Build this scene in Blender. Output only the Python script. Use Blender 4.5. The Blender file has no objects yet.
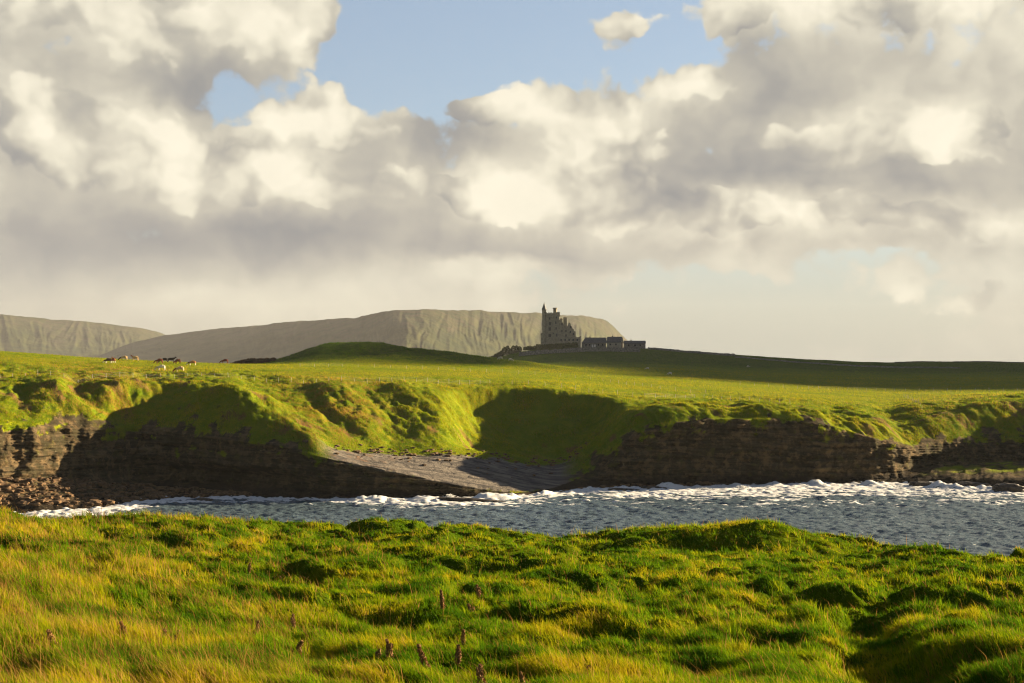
import bpy, bmesh, math, random
import numpy as np
random.seed(7); rng = np.random.default_rng(7)
R = math.radians
SC = bpy.context.scene
COL = SC.collection
F = 1422.0          # focal length in picture widths*1024
EYE = 25.0          # eye height above the sea, metres
HZ = 366.0          # row of the eye-level horizon
SUN_AZ, SUN_EL = 62.0, 13.5     # degrees right of the view direction, above the horizon

HAZE = 0.000031
EXPO = 2.1
def H(d, yp): return EYE + (HZ - yp) * d / F
def X(d, px): return (px - 512.0) * d / F

def tag(o, label=None, cat=None, group=None, kind=None):
    if label: o['label'] = label
    if cat: o['category'] = cat
    if group: o['group'] = group
    if kind: o['kind'] = kind
    return o

# ---- camera
cd = bpy.data.cameras.new('camera'); cam = bpy.data.objects.new('camera', cd); COL.objects.link(cam)
cam.location = (0, 0, EYE); cam.rotation_euler = (R(90), 0, 0)
cd.sensor_width = 36; cd.lens = F / 1024 * 36; cd.shift_y = (HZ - 341.5) / 1024
cd.clip_start = 0.5; cd.clip_end = 40000
SC.camera = cam
SC.render.resolution_x = 1024; SC.render.resolution_y = 683
SC.view_settings.view_transform = 'Standard'; SC.view_settings.look = 'None'
SC.view_settings.gamma = 1; SC.view_settings.use_curve_mapping = False
SC.view_settings.exposure = EXPO
SC.render.engine = 'CYCLES'
SC.cycles.use_denoising = True; SC.cycles.denoising_prefilter = 'ACCURATE'; SC.cycles.pixel_filter_type = 'BLACKMAN_HARRIS'; SC.cycles.filter_width = 1.15
SC.cycles.max_bounces = 4; SC.cycles.diffuse_bounces = 2; SC.cycles.glossy_bounces = 2
SC.cycles.transmission_bounces = 2; SC.cycles.volume_bounces = 0; SC.cycles.transparent_max_bounces = 6
SC.cycles.caustics_reflective = False; SC.cycles.caustics_refractive = False
SC.cycles.sample_clamp_indirect = 4

class NT:
    """small helper for building node trees"""
    def __init__(s, tree): s.t = tree; s.l = tree.links
    def n(s, typ, **kw):
        nd = s.t.nodes.new(typ)
        for k, v in kw.items(): setattr(nd, k, v)
        return nd
    def put(s, nd, key, v):
        if v is None: return
        sock = nd.inputs[key]
        if hasattr(v, 'is_output'): s.l.new(v, sock)
        else: sock.default_value = v
    def m(s, op, a, b=None, c=None, clamp=False):
        nd = s.n('ShaderNodeMath', operation=op, use_clamp=clamp)
        s.put(nd, 0, a); s.put(nd, 1, b); s.put(nd, 2, c); return nd.outputs[0]
    def v(s, op, a, b=None, out=0):
        nd = s.n('ShaderNodeVectorMath', operation=op)
        s.put(nd, 0, a); s.put(nd, 1, b); return nd.outputs[out]
    def noise(s, vec, scale, detail=5, rough=0.55, dist=0.0, out=0, dim='3D', norm=True):
        nd = s.n('ShaderNodeTexNoise', noise_dimensions=dim); nd.normalize = norm
        s.put(nd, 'Vector', vec); s.put(nd, 'Scale', scale); s.put(nd, 'Detail', detail)
        s.put(nd, 'Roughness', rough); s.put(nd, 'Distortion', dist); return nd.outputs[out]
    def ss(s, x, a, b, lo=0.0, hi=1.0):
        nd = s.n('ShaderNodeMapRange', interpolation_type='SMOOTHSTEP')
        s.put(nd, 0, x); s.put(nd, 1, a); s.put(nd, 2, b); s.put(nd, 3, lo); s.put(nd, 4, hi); return nd.outputs[0]
    def lin(s, x, a, b, lo=0.0, hi=1.0):
        nd = s.n('ShaderNodeMapRange'); s.put(nd, 0, x); s.put(nd, 1, a); s.put(nd, 2, b); s.put(nd, 3, lo); s.put(nd, 4, hi); return nd.outputs[0]
    def mix(s, f, a, b, mode='MIX'):
        nd = s.n('ShaderNodeMix', data_type='RGBA', blend_type=mode)
        s.put(nd, 0, f)
        for k, v in ((6, a), (7, b)):
            s.put(nd, k, v if hasattr(v, 'is_output') else (*v[:3], 1.0))
        return nd.outputs[2]
    def ramp(s, f, stops, interp='LINEAR'):
        nd = s.n('ShaderNodeValToRGB'); cr = nd.color_ramp; cr.interpolation = interp
        while len(cr.elements) < len(stops): cr.elements.new(0.5)
        for e, (p, c) in zip(cr.elements, stops): e.position = p; e.color = (*c[:3], 1)
        s.put(nd, 0, f); return nd.outputs[0]
    def xyz(s, v):
        nd = s.n('ShaderNodeSeparateXYZ'); s.put(nd, 0, v); return nd.outputs
    def comb(s, x, y, z=0.0):
        nd = s.n('ShaderNodeCombineXYZ'); s.put(nd, 0, x); s.put(nd, 1, y); s.put(nd, 2, z); return nd.outputs[0]
# ---- sky: Nishita air with a broken cloud layer, laid out by compass bearing and height above the horizon
w = bpy.data.worlds.new('World'); SC.world = w; w.use_nodes = True
t = NT(w.node_tree); w.node_tree.nodes.clear()
sky = t.n('ShaderNodeTexSky', sky_type='NISHITA'); sky.sun_disc = False
sky.sun_elevation = R(SUN_EL); sky.sun_rotation = R(SUN_AZ)
sky.air_density = 1.0; sky.dust_density = 0.8; sky.ozone_density = 1.5
SKY_STRENGTH = 0.05 * 2 ** (EXPO - 1.0)
tc = t.n('ShaderNodeTexCoord'); gx, gy, gz = t.xyz(tc.outputs['Generated'])
az = t.m('ARCTAN2', gx, gy); el = t.m('ARCSINE', gz)
P = t.comb(az, el, 0.0)
def ang(px, py): return math.atan((px - 512) / F), math.atan((HZ - py) / F * math.cos(math.atan((px - 512) / F)))
# domain warp
nw = t.noise(P, 11.0, 4, 0.6, out=1, dim='2D')
W = t.v('ADD', P, t.v('MULTIPLY', t.v('SUBTRACT', nw, (0.5, 0.5, 0.5)), (0.055, 0.045, 0.0)))
def blobs_at(blobs, px, py, base):
    for (cx, cy, rx, ry, wt) in blobs:
        base = base + wt * math.exp(-0.85 * (((px - cx) / rx) ** 2 + ((py - cy) / ry) ** 2))
    return base
COVER = ([
    (400,  15, 100, 70, -1.75), (520, 48, 120, 42, -1.3), (620, 30, 100, 50, -1.2), (235, 108, 38, 24, -1.2), (300, 85, 40, 24, -0.7),
    (430, 88, 55, 24, -1.0), (680, 40, 50, 36, -1.1), (930, -6, 60, 18, -1.1), (560, -30, 260, 60, -1.2), (470, 110, 30, 14, -0.3),
    (630, 24, 30, 19, 1.75), (738, 12, 40, 26, 1.3), (330, 122, 58, 26, 1.0), (200, 10, 110, 60, 0.7), (690, 95, 50, 26, 0.5), (480, 100, 50, 12, 0.35),
    (700, 290, 140, 22, -0.7), (900, 262, 80, 10, -0.6), (800, 325, 340, 34, -0.95)], 1.02)
TONE = ([
    (110, 25, 150, 40, 0.30), (255, 22, 45, 34, 0.50), (90, 140, 110, 34, 0.42), (200, 172, 78, 30, 0.62), (300, 178, 50, 22, 0.32),
    (325, 125, 55, 24, 0.50), (505, 192, 70, 27, 0.62), (440, 178, 30, 12, 0.4), (600, 140, 58, 58, 0.50), (540, 100, 60, 20, 0.36), (690, 82, 40, 20, 0.52), (740, 12, 34, 20, 0.5),
    (630, 25, 30, 20, 0.55), (830, 12, 150, 24, 0.45), (950, 55, 90, 34, 0.28), (915, 135, 105, 26, 0.62), (790, 215, 110, 26, 0.42), (990, 225, 60, 26, 0.36), (690, 225, 60, 22, 0.3),
    (490, 268, 55, 8, 0.40), (800, 275, 260, 30, 0.22), (230, 300, 160, 30, 0.10), (250, 290, 150, 26, 0.16), (300, 318, 60, 18, 0.10), (930, 300, 70, 26, 0.20),
    (200, 82, 60, 30, -0.50), (60, 80, 80, 20, -0.22), (420, 132, 55, 26, -0.62), (380, 180, 40, 24, -0.35), (100, 238, 180, 24, -0.55), (330, 235, 120, 20, -0.42), (560, 247, 170, 12, -0.40), (60, 275, 160, 18, -0.30),
    (760, 125, 90, 46, -0.34), (880, 178, 160, 18, -0.55), (740, 172, 60, 26, -0.3), (840, 95, 90, 22, -0.10), (640, 185, 40, 26, -0.16), (880, 252, 60, 14, -0.2), (1000, 250, 70, 10, -0.2), (590, 50, 40, 20, -0.2)], 0.46)
# bright heaped clouds standing in front of the grey sheet
HEAP = [(120, 15, 170, 44, 1.0), (262, 22, 40, 34, 0.9), (30, 125, 70, 30, 0.9), (120, 160, 90, 34, 1.1), (210, 178, 75, 26, 1.1), (290, 188, 55, 14, 0.8), (350, 196, 36, 9, 0.6),
    (298, 118, 44, 21, 1.0), (350, 132, 50, 22, 1.0), (314, 90, 14, 13, 0.9), (495, 192, 62, 20, 1.1), (550, 208, 42, 17, 1.0), (432, 176, 30, 10, 0.9),
    (600, 140, 62, 52, 1.1), (535, 108, 60, 20, 0.95), (640, 192, 26, 24, 0.6), (690, 80, 42, 16, 0.95), (468, 101, 24, 6, 0.7), (740, 14, 32, 22, 1.0), (630, 25, 27, 17, 1.25), (535, 40, 10, 6, 0.4),
    (830, 4, 120, 18, 0.9), (945, 34, 95, 26, 0.8), (930, 137, 110, 24, 1.0), (845, 150, 60, 14, 0.8), (800, 216, 110, 18, 0.85), (700, 214, 34, 16, 0.8), (990, 228, 60, 20, 0.7), (950, 300, 70, 22, 0.5), (500, 268, 50, 7, 0.6), (300, 300, 90, 10, 0.25)]
# the layout as columns of colour ramps over height (red: grey sheet, green: brightness, blue: heaped cloud), blended by bearing
NC_, PX0, PX1, PY0, PY1 = 30, -100.0, 1124.0, 366.0, -34.0
wx, wy, wz = t.xyz(W)
fy = t.lin(wy, 0.0, math.atan((HZ - PY1) / F))
fx = t.m('MINIMUM', t.m('MAXIMUM', t.lin(wx, ang(PX0, 200)[0], ang(PX1, 200)[0], 0.0, NC_ - 1.0), 0.0), NC_ - 1.0)
acc = None
for r_ in range(NC_):
    px = PX0 + (PX1 - PX0) * r_ / (NC_ - 1)
    stops = []
    for c_ in range(32):
        py = PY0 + (PY1 - PY0) * c_ / 31
        stops.append((c_ / 31, (max(0, blobs_at(COVER[0], px, py, COVER[1]) + 1) / 3, max(0, blobs_at(TONE[0], px, py, TONE[1]) + 0.5) / 2, max(0, blobs_at(HEAP, px, py, 0.0)) / 3)))
    rc = t.ramp(fy, stops)
    wt = t.m('MAXIMUM', t.m('SUBTRACT', 1.0, t.m('ABSOLUTE', t.m('SUBTRACT', fx, float(r_)))), 0.0)
    nd = t.n('ShaderNodeVectorMath', operation='MULTIPLY_ADD')
    t.put(nd, 0, rc); t.put(nd, 1, t.comb(wt, wt, wt)); t.put(nd, 2, acc if acc is not None else (0, 0, 0)); acc = nd.outputs[0]
cx_, cy_, cz_ = t.xyz(acc)
heap = t.m('MULTIPLY', cz_, 3.0)
cover = t.m('MULTIPLY_ADD', cx_, 3.0, -1.0)
tone = t.m('MULTIPLY_ADD', cy_, 2.0, -0.5)
puff = t.n('ShaderNodeTexVoronoi', feature='SMOOTH_F1', voronoi_dimensions='2D'); t.put(puff, 'Vector', t.v('MULTIPLY', W, (1.0, 1.35, 1.0)))
t.put(puff, 'Scale', 20.0); t.put(puff, 'Detail', 2.0); t.put(puff, 'Roughness', 0.55); t.put(puff, 'Smoothness', 0.45)
pf = t.m('SUBTRACT', 0.62, puff.outputs['Distance'])
lo1 = t.noise(t.v('ADD', W, (0.012, 0.014, 0)), 13.0, 3, 0.55, dim='2D')
lo2 = t.noise(t.v('ADD', W, (-0.006, -0.008, 0)), 13.0, 3, 0.55, dim='2D')
relief = t.m('SUBTRACT', lo2, lo1)
fb = t.noise(P, 16.0, 8, 0.6, dim='2D')
fbl = t.noise(t.v('MULTIPLY', P, (1.0, 2.6, 1.0)), 7.0, 4, 0.55, dim='2D')
cov = t.m('ADD', cover, t.m('MULTIPLY', t.m('SUBTRACT', fb, 0.5), 1.5))
cov = t.m('ADD', cov, t.m('MULTIPLY', pf, 0.5))
mask = t.ss(cov, 0.26, 0.56)
hp = t.m('ADD', t.m('ADD', heap, t.m('MULTIPLY', t.m('SUBTRACT', fb, 0.5), 1.15)), t.m('MULTIPLY', pf, 0.55))
hp = t.m('SUBTRACT', hp, t.m('MULTIPLY', t.ss(heap, 0.28, 0.05), 0.45))
hmask = t.ss(hp, 0.24, 0.46)
hbody = t.ss(hp, 0.55, 1.25)
tone = t.m('ADD', tone, t.m('MULTIPLY', t.m('SUBTRACT', fb, 0.5), 0.24))
tone = t.m('ADD', tone, t.m('MULTIPLY', t.m('SUBTRACT', fbl, 0.5), 0.34))
tone = t.m('ADD', tone, t.m('MULTIPLY', pf, 0.16))
rel_amt = t.ss(el, 0.05, 0.10, 0.25, 0.85)
tone = t.m('ADD', tone, t.m('MULTIPLY', relief, rel_amt))
htone = t.m('ADD', t.m('ADD', t.m('MULTIPLY', tone, 0.58), t.m('MULTIPLY_ADD', t.ss(hp, 0.30, 1.1), 0.08, 0.25)), t.m('MULTIPLY', relief, 0.9))
htone = t.m('MINIMUM', t.m('ADD', htone, t.m('MULTIPLY', pf, 0.30)), t.m('MULTIPLY_ADD', fb, 0.30, 0.78))
gtone = t.m('ADD', t.m('MULTIPLY', tone, 0.68), 0.17)
tone = t.m('ADD', t.m('MULTIPLY', gtone, t.m('SUBTRACT', 1.0, hmask)), t.m('MULTIPLY', htone, hmask))
mask = t.m('MAXIMUM', mask, hmask)
ccol = t.ramp(tone, [(0.0, (0.140, 0.142, 0.146)), (0.22, (0.190, 0.184, 0.172)), (0.45, (0.270, 0.255, 0.215)), (0.72, (0.405, 0.380, 0.305)), (1.0, (0.50, 0.465, 0.375))])
# far from the picture's part of the sky the clouds are thinner and duller
side = t.m('MULTIPLY', t.ss(el, 0.275, 0.36, 1.0, 0.0), t.ss(t.m('ABSOLUTE', az), 0.48, 0.85, 1.0, 0.12))
mask = t.m('MULTIPLY', mask, t.m('ADD', t.m('MULTIPLY', side, 0.85), 0.15))
nish = t.v('MULTIPLY', sky.outputs[0], (SKY_STRENGTH * 1.0,) * 3)
# thin veil low over the horizon
veil = t.ss(el, 0.0, 0.15, 0.85, 0.0)
veilc = t.mix(t.ss(az, -0.35, 0.25), (0.222, 0.205, 0.158), (0.232, 0.240, 0.208))
nish = t.mix(t.m('MULTIPLY', side, 0.55), nish, (0.155, 0.180, 0.235))
base = t.mix(t.m('MULTIPLY', veil, side), nish, veilc)
final = t.mix(t.m('MULTIPLY', mask, t.ss(el, -0.02, 0.09, 0.25, 1.0)), base, ccol)
# slate layer added overhead and behind, out of view, to cut fill light
dim_deck = t.m('MULTIPLY', t.m('SUBTRACT', 1.0, side), t.ss(t.noise(tc.outputs['Generated'], 2.5, 4, 0.6), 0.34, 0.50, 0.45, 0.96))
final = t.mix(dim_deck, final, (0.046, 0.060, 0.088))
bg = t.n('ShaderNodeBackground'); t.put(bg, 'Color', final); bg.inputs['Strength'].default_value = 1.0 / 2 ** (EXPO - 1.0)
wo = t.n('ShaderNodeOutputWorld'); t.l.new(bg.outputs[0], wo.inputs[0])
w.cycles.sampling_method = 'MANUAL'; w.cycles.sample_map_resolution = 512

sd = bpy.data.lights.new('sun', 'SUN'); sun = bpy.data.objects.new('sun', sd); COL.objects.link(sun)
sd.energy = 5.0; sd.angle = R(0.5); sd.color = (1.0, 0.78, 0.48)
from mathutils import Vector
S = Vector((math.sin(R(SUN_AZ)) * math.cos(R(SUN_EL)), math.cos(R(SUN_AZ)) * math.cos(R(SUN_EL)), math.sin(R(SUN_EL))))
sun.rotation_euler = S.to_track_quat('Z', 'Y').to_euler(); sun.location = (60, 40, 60)
# ---- numpy noise and mesh helpers
def _hash(ix, iy, seed):
    n = (ix.astype(np.int64) * 374761393 + iy.astype(np.int64) * 668265263 + seed * 1442695041) & 0xFFFFFFFF
    n = ((n ^ (n >> 13)) * 1274126177) & 0xFFFFFFFF
    return ((n ^ (n >> 16)) & 0xFFFF) / 65535.0
def perlin(x, y, seed=0):
    x = np.asarray(x, float); y = np.asarray(y, float)
    x, y = np.broadcast_arrays(x, y)
    ix = np.floor(x); iy = np.floor(y); fx = x - ix; fy = y - iy
    u = fx * fx * fx * (fx * (fx * 6 - 15) + 10); v = fy * fy * fy * (fy * (fy * 6 - 15) + 10)
    def g(dx, dy):
        a = _hash(ix + dx, iy + dy, seed) * 2 * np.pi
        return np.cos(a) * (fx - dx) + np.sin(a) * (fy - dy)
    a = g(0, 0) * (1 - u) + g(1, 0) * u; b = g(0, 1) * (1 - u) + g(1, 1) * u
    return (a * (1 - v) + b * v) * 1.5
def fbm(x, y, scale, octs=4, seed=0, gain=0.5, ridge=False):
    s = 0; a = 1; tot = 0
    for o in range(octs):
        n = perlin(x / scale * 2 ** o + 17.3 * o, y / scale * 2 ** o - 9.1 * o, seed + o * 31)
        if ridge: n = 1 - 2 * np.abs(n)
        s = s + a * n; tot += a; a *= gain
    return s / tot
def sstep(x, a, b):
    t_ = np.clip((x - a) / (b - a), 0, 1); return t_ * t_ * (3 - 2 * t_)
def gauss(a, sig, axis):
    if sig <= 0: return a
    r = int(sig * 3) + 1; k = np.exp(-0.5 * (np.arange(-r, r + 1) / sig) ** 2); k /= k.sum()
    pad = [(0, 0)] * a.ndim; pad[axis] = (r, r); b = np.pad(a, pad, mode='edge')
    return np.apply_along_axis(lambda v_: np.convolve(v_, k, mode='valid'), axis, b)
def mesh_from(name, co, faces4=None, faces3=None, smooth=True, attrs=None):
    """one mesh from numpy arrays: quads, triangles and point attributes"""
    me = bpy.data.meshes.new(name); n4 = 0 if faces4 is None else len(faces4); n3 = 0 if faces3 is None else len(faces3)
    me.vertices.add(len(co)); me.vertices.foreach_set('co', np.ascontiguousarray(co, np.float32).ravel())
    idx = []; st = []
    if n4: idx.append(np.asarray(faces4, np.int32).ravel()); st.append(np.arange(n4) * 4)
    if n3: idx.append(np.asarray(faces3, np.int32).ravel()); st.append(n4 * 4 + np.arange(n3) * 3)
    idx = np.concatenate(idx); st = np.concatenate(st).astype(np.int32)
    me.loops.add(len(idx)); me.loops.foreach_set('vertex_index', idx)
    me.polygons.add(n4 + n3); me.polygons.foreach_set('loop_start', st)
    me.update(calc_edges=True)
    me.polygons.foreach_set('use_smooth', np.full(n4 + n3, smooth))
    for k, v_ in (attrs or {}).items():
        at = me.attributes.new(k, 'FLOAT', 'POINT'); at.data.foreach_set('value', np.ascontiguousarray(v_, np.float32).ravel())
    return me
def grid_faces(nr, nc):
    i = np.arange(nr - 1)[:, None] * nc + np.arange(nc - 1)[None, :]
    return np.stack([i, i + 1, i + nc + 1, i + nc], -1).reshape(-1, 4)
def link(name, me, mats=(), parent=None):
    o = bpy.data.objects.new(name, me); COL.objects.link(o)
    for m_ in (mats if isinstance(mats, (list, tuple)) else [mats]): me.materials.append(m_)
    if parent: o.parent = parent
    return o

# ---- materials
def new_mat(name):
    m_ = bpy.data.materials.new(name); m_.use_nodes = True; m_.node_tree.nodes.clear()
    t_ = NT(m_.node_tree); out = t_.n('ShaderNodeOutputMaterial'); return m_, t_, out
def principled(t_, out, col, rough=0.9, bump=None, spec=0.3, bump_d=0.1, bump_s=1.0):
    p = t_.n('ShaderNodeBsdfPrincipled')
    if hasattr(col, 'is_output'): t_.l.new(col, p.inputs['Base Color'])
    else: p.inputs['Base Color'].default_value = (*col, 1)
    t_.put(p, 'Roughness', rough); t_.put(p, 'Specular IOR Level', spec)
    if bump is not None:
        b = t_.n('ShaderNodeBump'); t_.put(b, 'Height', bump); b.inputs['Distance'].default_value = bump_d
        b.inputs['Strength'].default_value = bump_s; t_.l.new(b.outputs[0], p.inputs['Normal'])
    t_.l.new(p.outputs[0], out.inputs[0]); return p
def attr(t_, name):
    a = t_.n('ShaderNodeAttribute', attribute_name=name); return a.outputs['Fac']
def simple_mat(name, c1, c2, scale=1.0, rough=0.85, bump_d=0.02, spec=0.3, detail=4, stretch=(1, 1, 1)):
    m_, t_, out = new_mat(name); tc_ = t_.n('ShaderNodeTexCoord')
    p_ = t_.v('MULTIPLY', tc_.outputs['Object'], stretch)
    n_ = t_.noise(p_, scale, detail, 0.6)
    col = t_.mix(t_.ss(n_, 0.3, 0.7), c1, c2)
    principled(t_, out, col, rough, n_ if bump_d else None, spec, bump_d); return m_
# ---- the far headland: knots from the sea bed up the cliffs, over the fields and the hills behind
# per bearing column: waterline, ledge edge, cliff foot, rock lip, grass break, then fields, mound, castle hill   (distance, row)
KN = {
 # px : E(d)      ledge         foot          lip           break         field1       field2       mfoot       mcrest      after       hfoot        hfront       crest
 -900: (238, (242, 498), (262, 474), (268, 425), (284, 385), (370, 366), (440, 350), (520, 352), (575, 356), (640, 360), (780, 368), (930, 370), (1030, 370)),
 -100: (238, (242, 503), (262, 474), (268, 425), (284, 385), (370, 366), (440, 350), (520, 352), (575, 356), (640, 360), (780, 368), (930, 370), (1030, 370)),
    0: (238, (242, 504), (252, 480), (256, 424), (284, 385), (370, 367), (440, 351), (520, 353), (575, 358), (640, 364), (780, 370), (930, 372), (1030, 372)),
   50: (240, (243, 507), (261, 478), (265, 428), (286, 384), (370, 368), (445, 354), (520, 356), (575, 360), (640, 366), (780, 370), (930, 372), (1030, 372)),
   90: (245, (248, 507), (272, 480), (277, 430), (291, 386), (372, 369), (448, 357), (522, 359), (575, 362), (640, 366), (780, 370), (930, 372), (1030, 372)),
  125: (255, (257, 502), (282, 484), (287, 428), (300, 384), (375, 370), (450, 359), (525, 361), (575, 364), (640, 367), (780, 370), (930, 372), (1030, 372)),
  165: (262, (264, 499), (284, 487), (289, 433), (306, 383), (378, 371), (452, 361), (525, 362), (575, 365), (640, 367), (780, 370), (930, 372), (1030, 372)),
  210: (269, (270, 496), (279, 491), (282, 437), (302, 384), (380, 372), (455, 362.5), (525, 364), (575, 366), (640, 368), (780, 371), (930, 372), (1030, 372)),
  245: (269, (270, 495), (274, 492), (276, 440), (292, 392), (382, 373), (458, 363.5), (525, 365), (575, 366), (640, 368), (780, 372), (930, 373), (1030, 373)),
  285: (267, (268, 496), (269, 494), (271, 447), (283, 417), (350, 378), (458, 364.5), (525, 364), (575, 357), (640, 366), (780, 372), (930, 373), (1030, 373)),
  320: (264, (265, 498), (266, 497), (267, 457), (272, 447), (325, 384), (460, 365.5), (525, 364), (575, 341), (640, 352), (780, 372), (930, 373), (1030, 373)),
  355: (264, (265, 499), (266, 498), (268, 464), (280, 452), (330, 384), (462, 366.5), (525, 365), (575, 339), (640, 348), (780, 372), (930, 373), (1030, 373)),
  400: (265, (266, 499), (266.5, 498), (268, 473), (288, 454), (335, 385), (464, 368), (525, 366), (575, 343.5), (640, 352), (780, 372), (930, 373), (1030, 373)),
  445: (266, (266.5, 500), (267, 499), (269, 483), (292, 452), (342, 385), (466, 369.5), (525, 368), (575, 349), (640, 357), (780, 370), (930, 372), (1030, 370)),
  490: (267, (267.4, 500), (268, 499), (270, 491), (300, 455), (352, 385), (468, 371), (525, 369.5), (575, 355), (640, 362), (780, 368), (930, 365), (1030, 357)),
  525: (272, (272.4, 496), (273, 495.5), (275, 493), (304, 462), (354, 386), (470, 372.5), (522, 371), (575, 360), (640, 365), (780, 366), (930, 359), (1030, 347.5)),
  560: (280, (280.5, 492), (281, 491.5), (288, 487), (308, 466), (350, 388), (470, 374), (520, 372.5), (575, 366), (640, 367), (780, 365), (930, 356), (1030, 345.5)),
  595: (288, (289, 489), (290, 488), (300, 470), (314, 440), (345, 395), (470, 376), (520, 374), (575, 371), (640, 369), (780, 365), (930, 355), (1030, 345)),
  625: (291, (292, 487), (294, 485), (297, 440), (302, 418), (330, 401), (470, 378), (520, 375.5), (575, 373), (640, 371), (780, 365), (930, 355), (1030, 345)),
  650: (292, (293, 487), (295, 485), (297, 428), (302, 409), (340, 400), (470, 379.5), (520, 377), (575, 374.5), (640, 372), (780, 365), (930, 356), (1030, 346)),
  700: (295, (296, 486), (298, 483), (300, 420), (306, 408), (350, 400), (470, 382), (520, 379), (575, 376.5), (640, 374), (780, 367), (930, 358), (1030, 350)),
  760: (297, (298, 485), (300, 483), (303, 419), (309, 408), (355, 401), (470, 386), (520, 382.5), (575, 379.5), (640, 377), (780, 370), (930, 361), (1030, 354.5)),
  820: (299, (300, 484), (301, 482), (304, 424), (311, 412), (355, 404), (470, 390), (520, 386), (575, 382.5), (640, 380), (780, 372), (930, 364), (1030, 358)),
  870: (300, (301, 483), (303, 481), (306, 438), (314, 421), (355, 408), (470, 392), (520, 388), (575, 384), (640, 381), (780, 373), (930, 366), (1030, 360.3)),
  903: (302, (303, 482), (309, 478), (314, 447), (322, 430), (358, 409), (470, 393), (520, 389), (575, 385), (640, 382), (780, 374), (930, 366.5), (1030, 361)),
  935: (294, (296, 480), (318, 467), (322, 446), (331, 422), (360, 402), (470, 393), (520, 389), (575, 385), (640, 382), (780, 374), (930, 366.5), (1030, 361)),
  980: (289, (292, 479), (326, 463), (330, 440), (342, 404), (370, 396), (470, 393), (520, 389), (575, 385), (640, 382), (780, 374), (930, 366.5), (1030, 361.5)),
 1030: (287, (290, 480), (330, 460), (335, 437), (350, 399), (385, 394), (470, 393), (520, 389), (575, 385), (640, 382), (780, 374), (930, 366.5), (1030, 361.5)),
 1150: (284, (287, 480), (320, 464), (326, 432), (340, 402), (380, 396), (470, 393), (520, 389), (575, 385), (640, 382), (780, 374), (930, 366.5), (1030, 361.5)),
 1900: (284, (287, 480), (320, 464), (326, 432), (340, 402), (380, 396), (470, 393), (520, 389), (575, 385), (640, 382), (780, 374), (930, 366.5), (1030, 361.5)),
}
kp = np.array(sorted(KN)); cols = np.arange(-700, 1724.1, 1.25); NCOL = len(cols)
kd, kh = [], []
for p_ in sorted(KN):
    k = KN[p_]; ds = [k[0] - 9, k[0]] + [q[0] for q in k[1:]]; hs = [-3.0, -0.25] + [H(*q) for q in k[1:]]
    ds += [1250, 1800, 4600]; hs += [hs[-1] - 7, 6, 4]
    kd.append(ds); kh.append(hs)
kd = np.array(kd); kh = np.array(kh); K = kd.shape[1]
def cinterp(v_):
    out = np.interp(cols, kp, v_)
    return gauss(out, 9.0, 0)
D = np.stack([cinterp(kd[:, j]) for j in range(K)]); Hh = np.stack([cinterp(kh[:, j]) for j in range(K)])
# the castle hill ends in a short bank on its left
# headlands and re-entrants along the cliffs
xw = (cols - 512) * 285 / F
n1 = fbm(xw, xw * 0 + 3.3, 16, 4, 11) * (3.2 + 2.0 * (cols < 180)) + fbm(xw, xw * 0 + 8.3, 6.0, 3, 12) * 1.2
rockiness = np.interp(cols, [-900, 100, 130, 300, 330, 560, 600, 900, 930, 1900], [1.3, 1.3, 0.8, 0.5, 0.15, 0.15, 0.8, 1, 0.8, 0.8])
for j, wgt in ((1, 0.7), (2, 0.8), (3, 1.0), (4, 0.9), (5, 0.45)):
    D[j] += n1 * wgt * rockiness
D[0] = D[1] - 9
for j in range(1, K): D[j] = np.maximum(D[j], D[j - 1] + 0.25)
counts = [3, 6, 12, 52, 34, 52, 46, 14, 22, 14, 16, 18, 16, 10, 8, 4]
rowsD, rowsH, sec = [], [], []
for j in range(K - 1):
    n_ = counts[j]
    for q in range(n_):
        f_ = q / n_
        rowsD.append(D[j] * (1 - f_) + D[j + 1] * f_); rowsH.append(Hh[j] * (1 - f_) + Hh[j + 1] * f_); sec.append(j + f_)
rowsD.append(D[-1]); rowsH.append(Hh[-1]); sec.append(K - 1)
TD = np.stack(rowsD); TH = np.stack(rowsH); sec = np.array(sec)[:, None] * np.ones((1, NCOL))
# round the joints between sections, except on the cliff face
sm = gauss(TH, 4.0, 0); smd = gauss(TD, 4.0, 0)
wq = sstep(sec, 4.0, 4.5); TH = TH * (1 - wq) + sm * wq; TD = TD * (1 - wq) + smd * wq
XW = (cols[None, :] - 512) * TD / F
# soil slopes: ribs, terraces and slumps
slope_w = sstep(sec, 4.0, 4.6) * (1 - sstep(sec, 6.0, 6.8))
slope_w = slope_w * (1 - np.interp(cols, [310, 335, 560, 585], [0, 1, 1, 0])[None, :] * (1 - sstep(sec, 4.9, 5.3)))
n_ = fbm(XW, TD * 0.8, 20, 5, 21); rib = fbm(XW + TD * 0.35, TD * 0.35, 7, 4, 22, ridge=True)
TH += slope_w * (n_ * 1.5 + (rib - 0.2) * (0.35 + 0.8 * sstep(fbm(XW, TD, 45, 2, 29), 0.0, 0.4)) * sstep(sec, 4.1, 4.8) * (1 - sstep(sec, 5.7, 6.2)))
TH += slope_w * fbm(XW, TD, 2.2, 4, 23, gain=0.6) * 0.50 + slope_w * fbm(XW + TD * 0.4, TD * 0.7, 6.5, 3, 19, gain=0.6) * 0.75 * (1 - sstep(sec, 5.6, 6.1))
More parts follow.
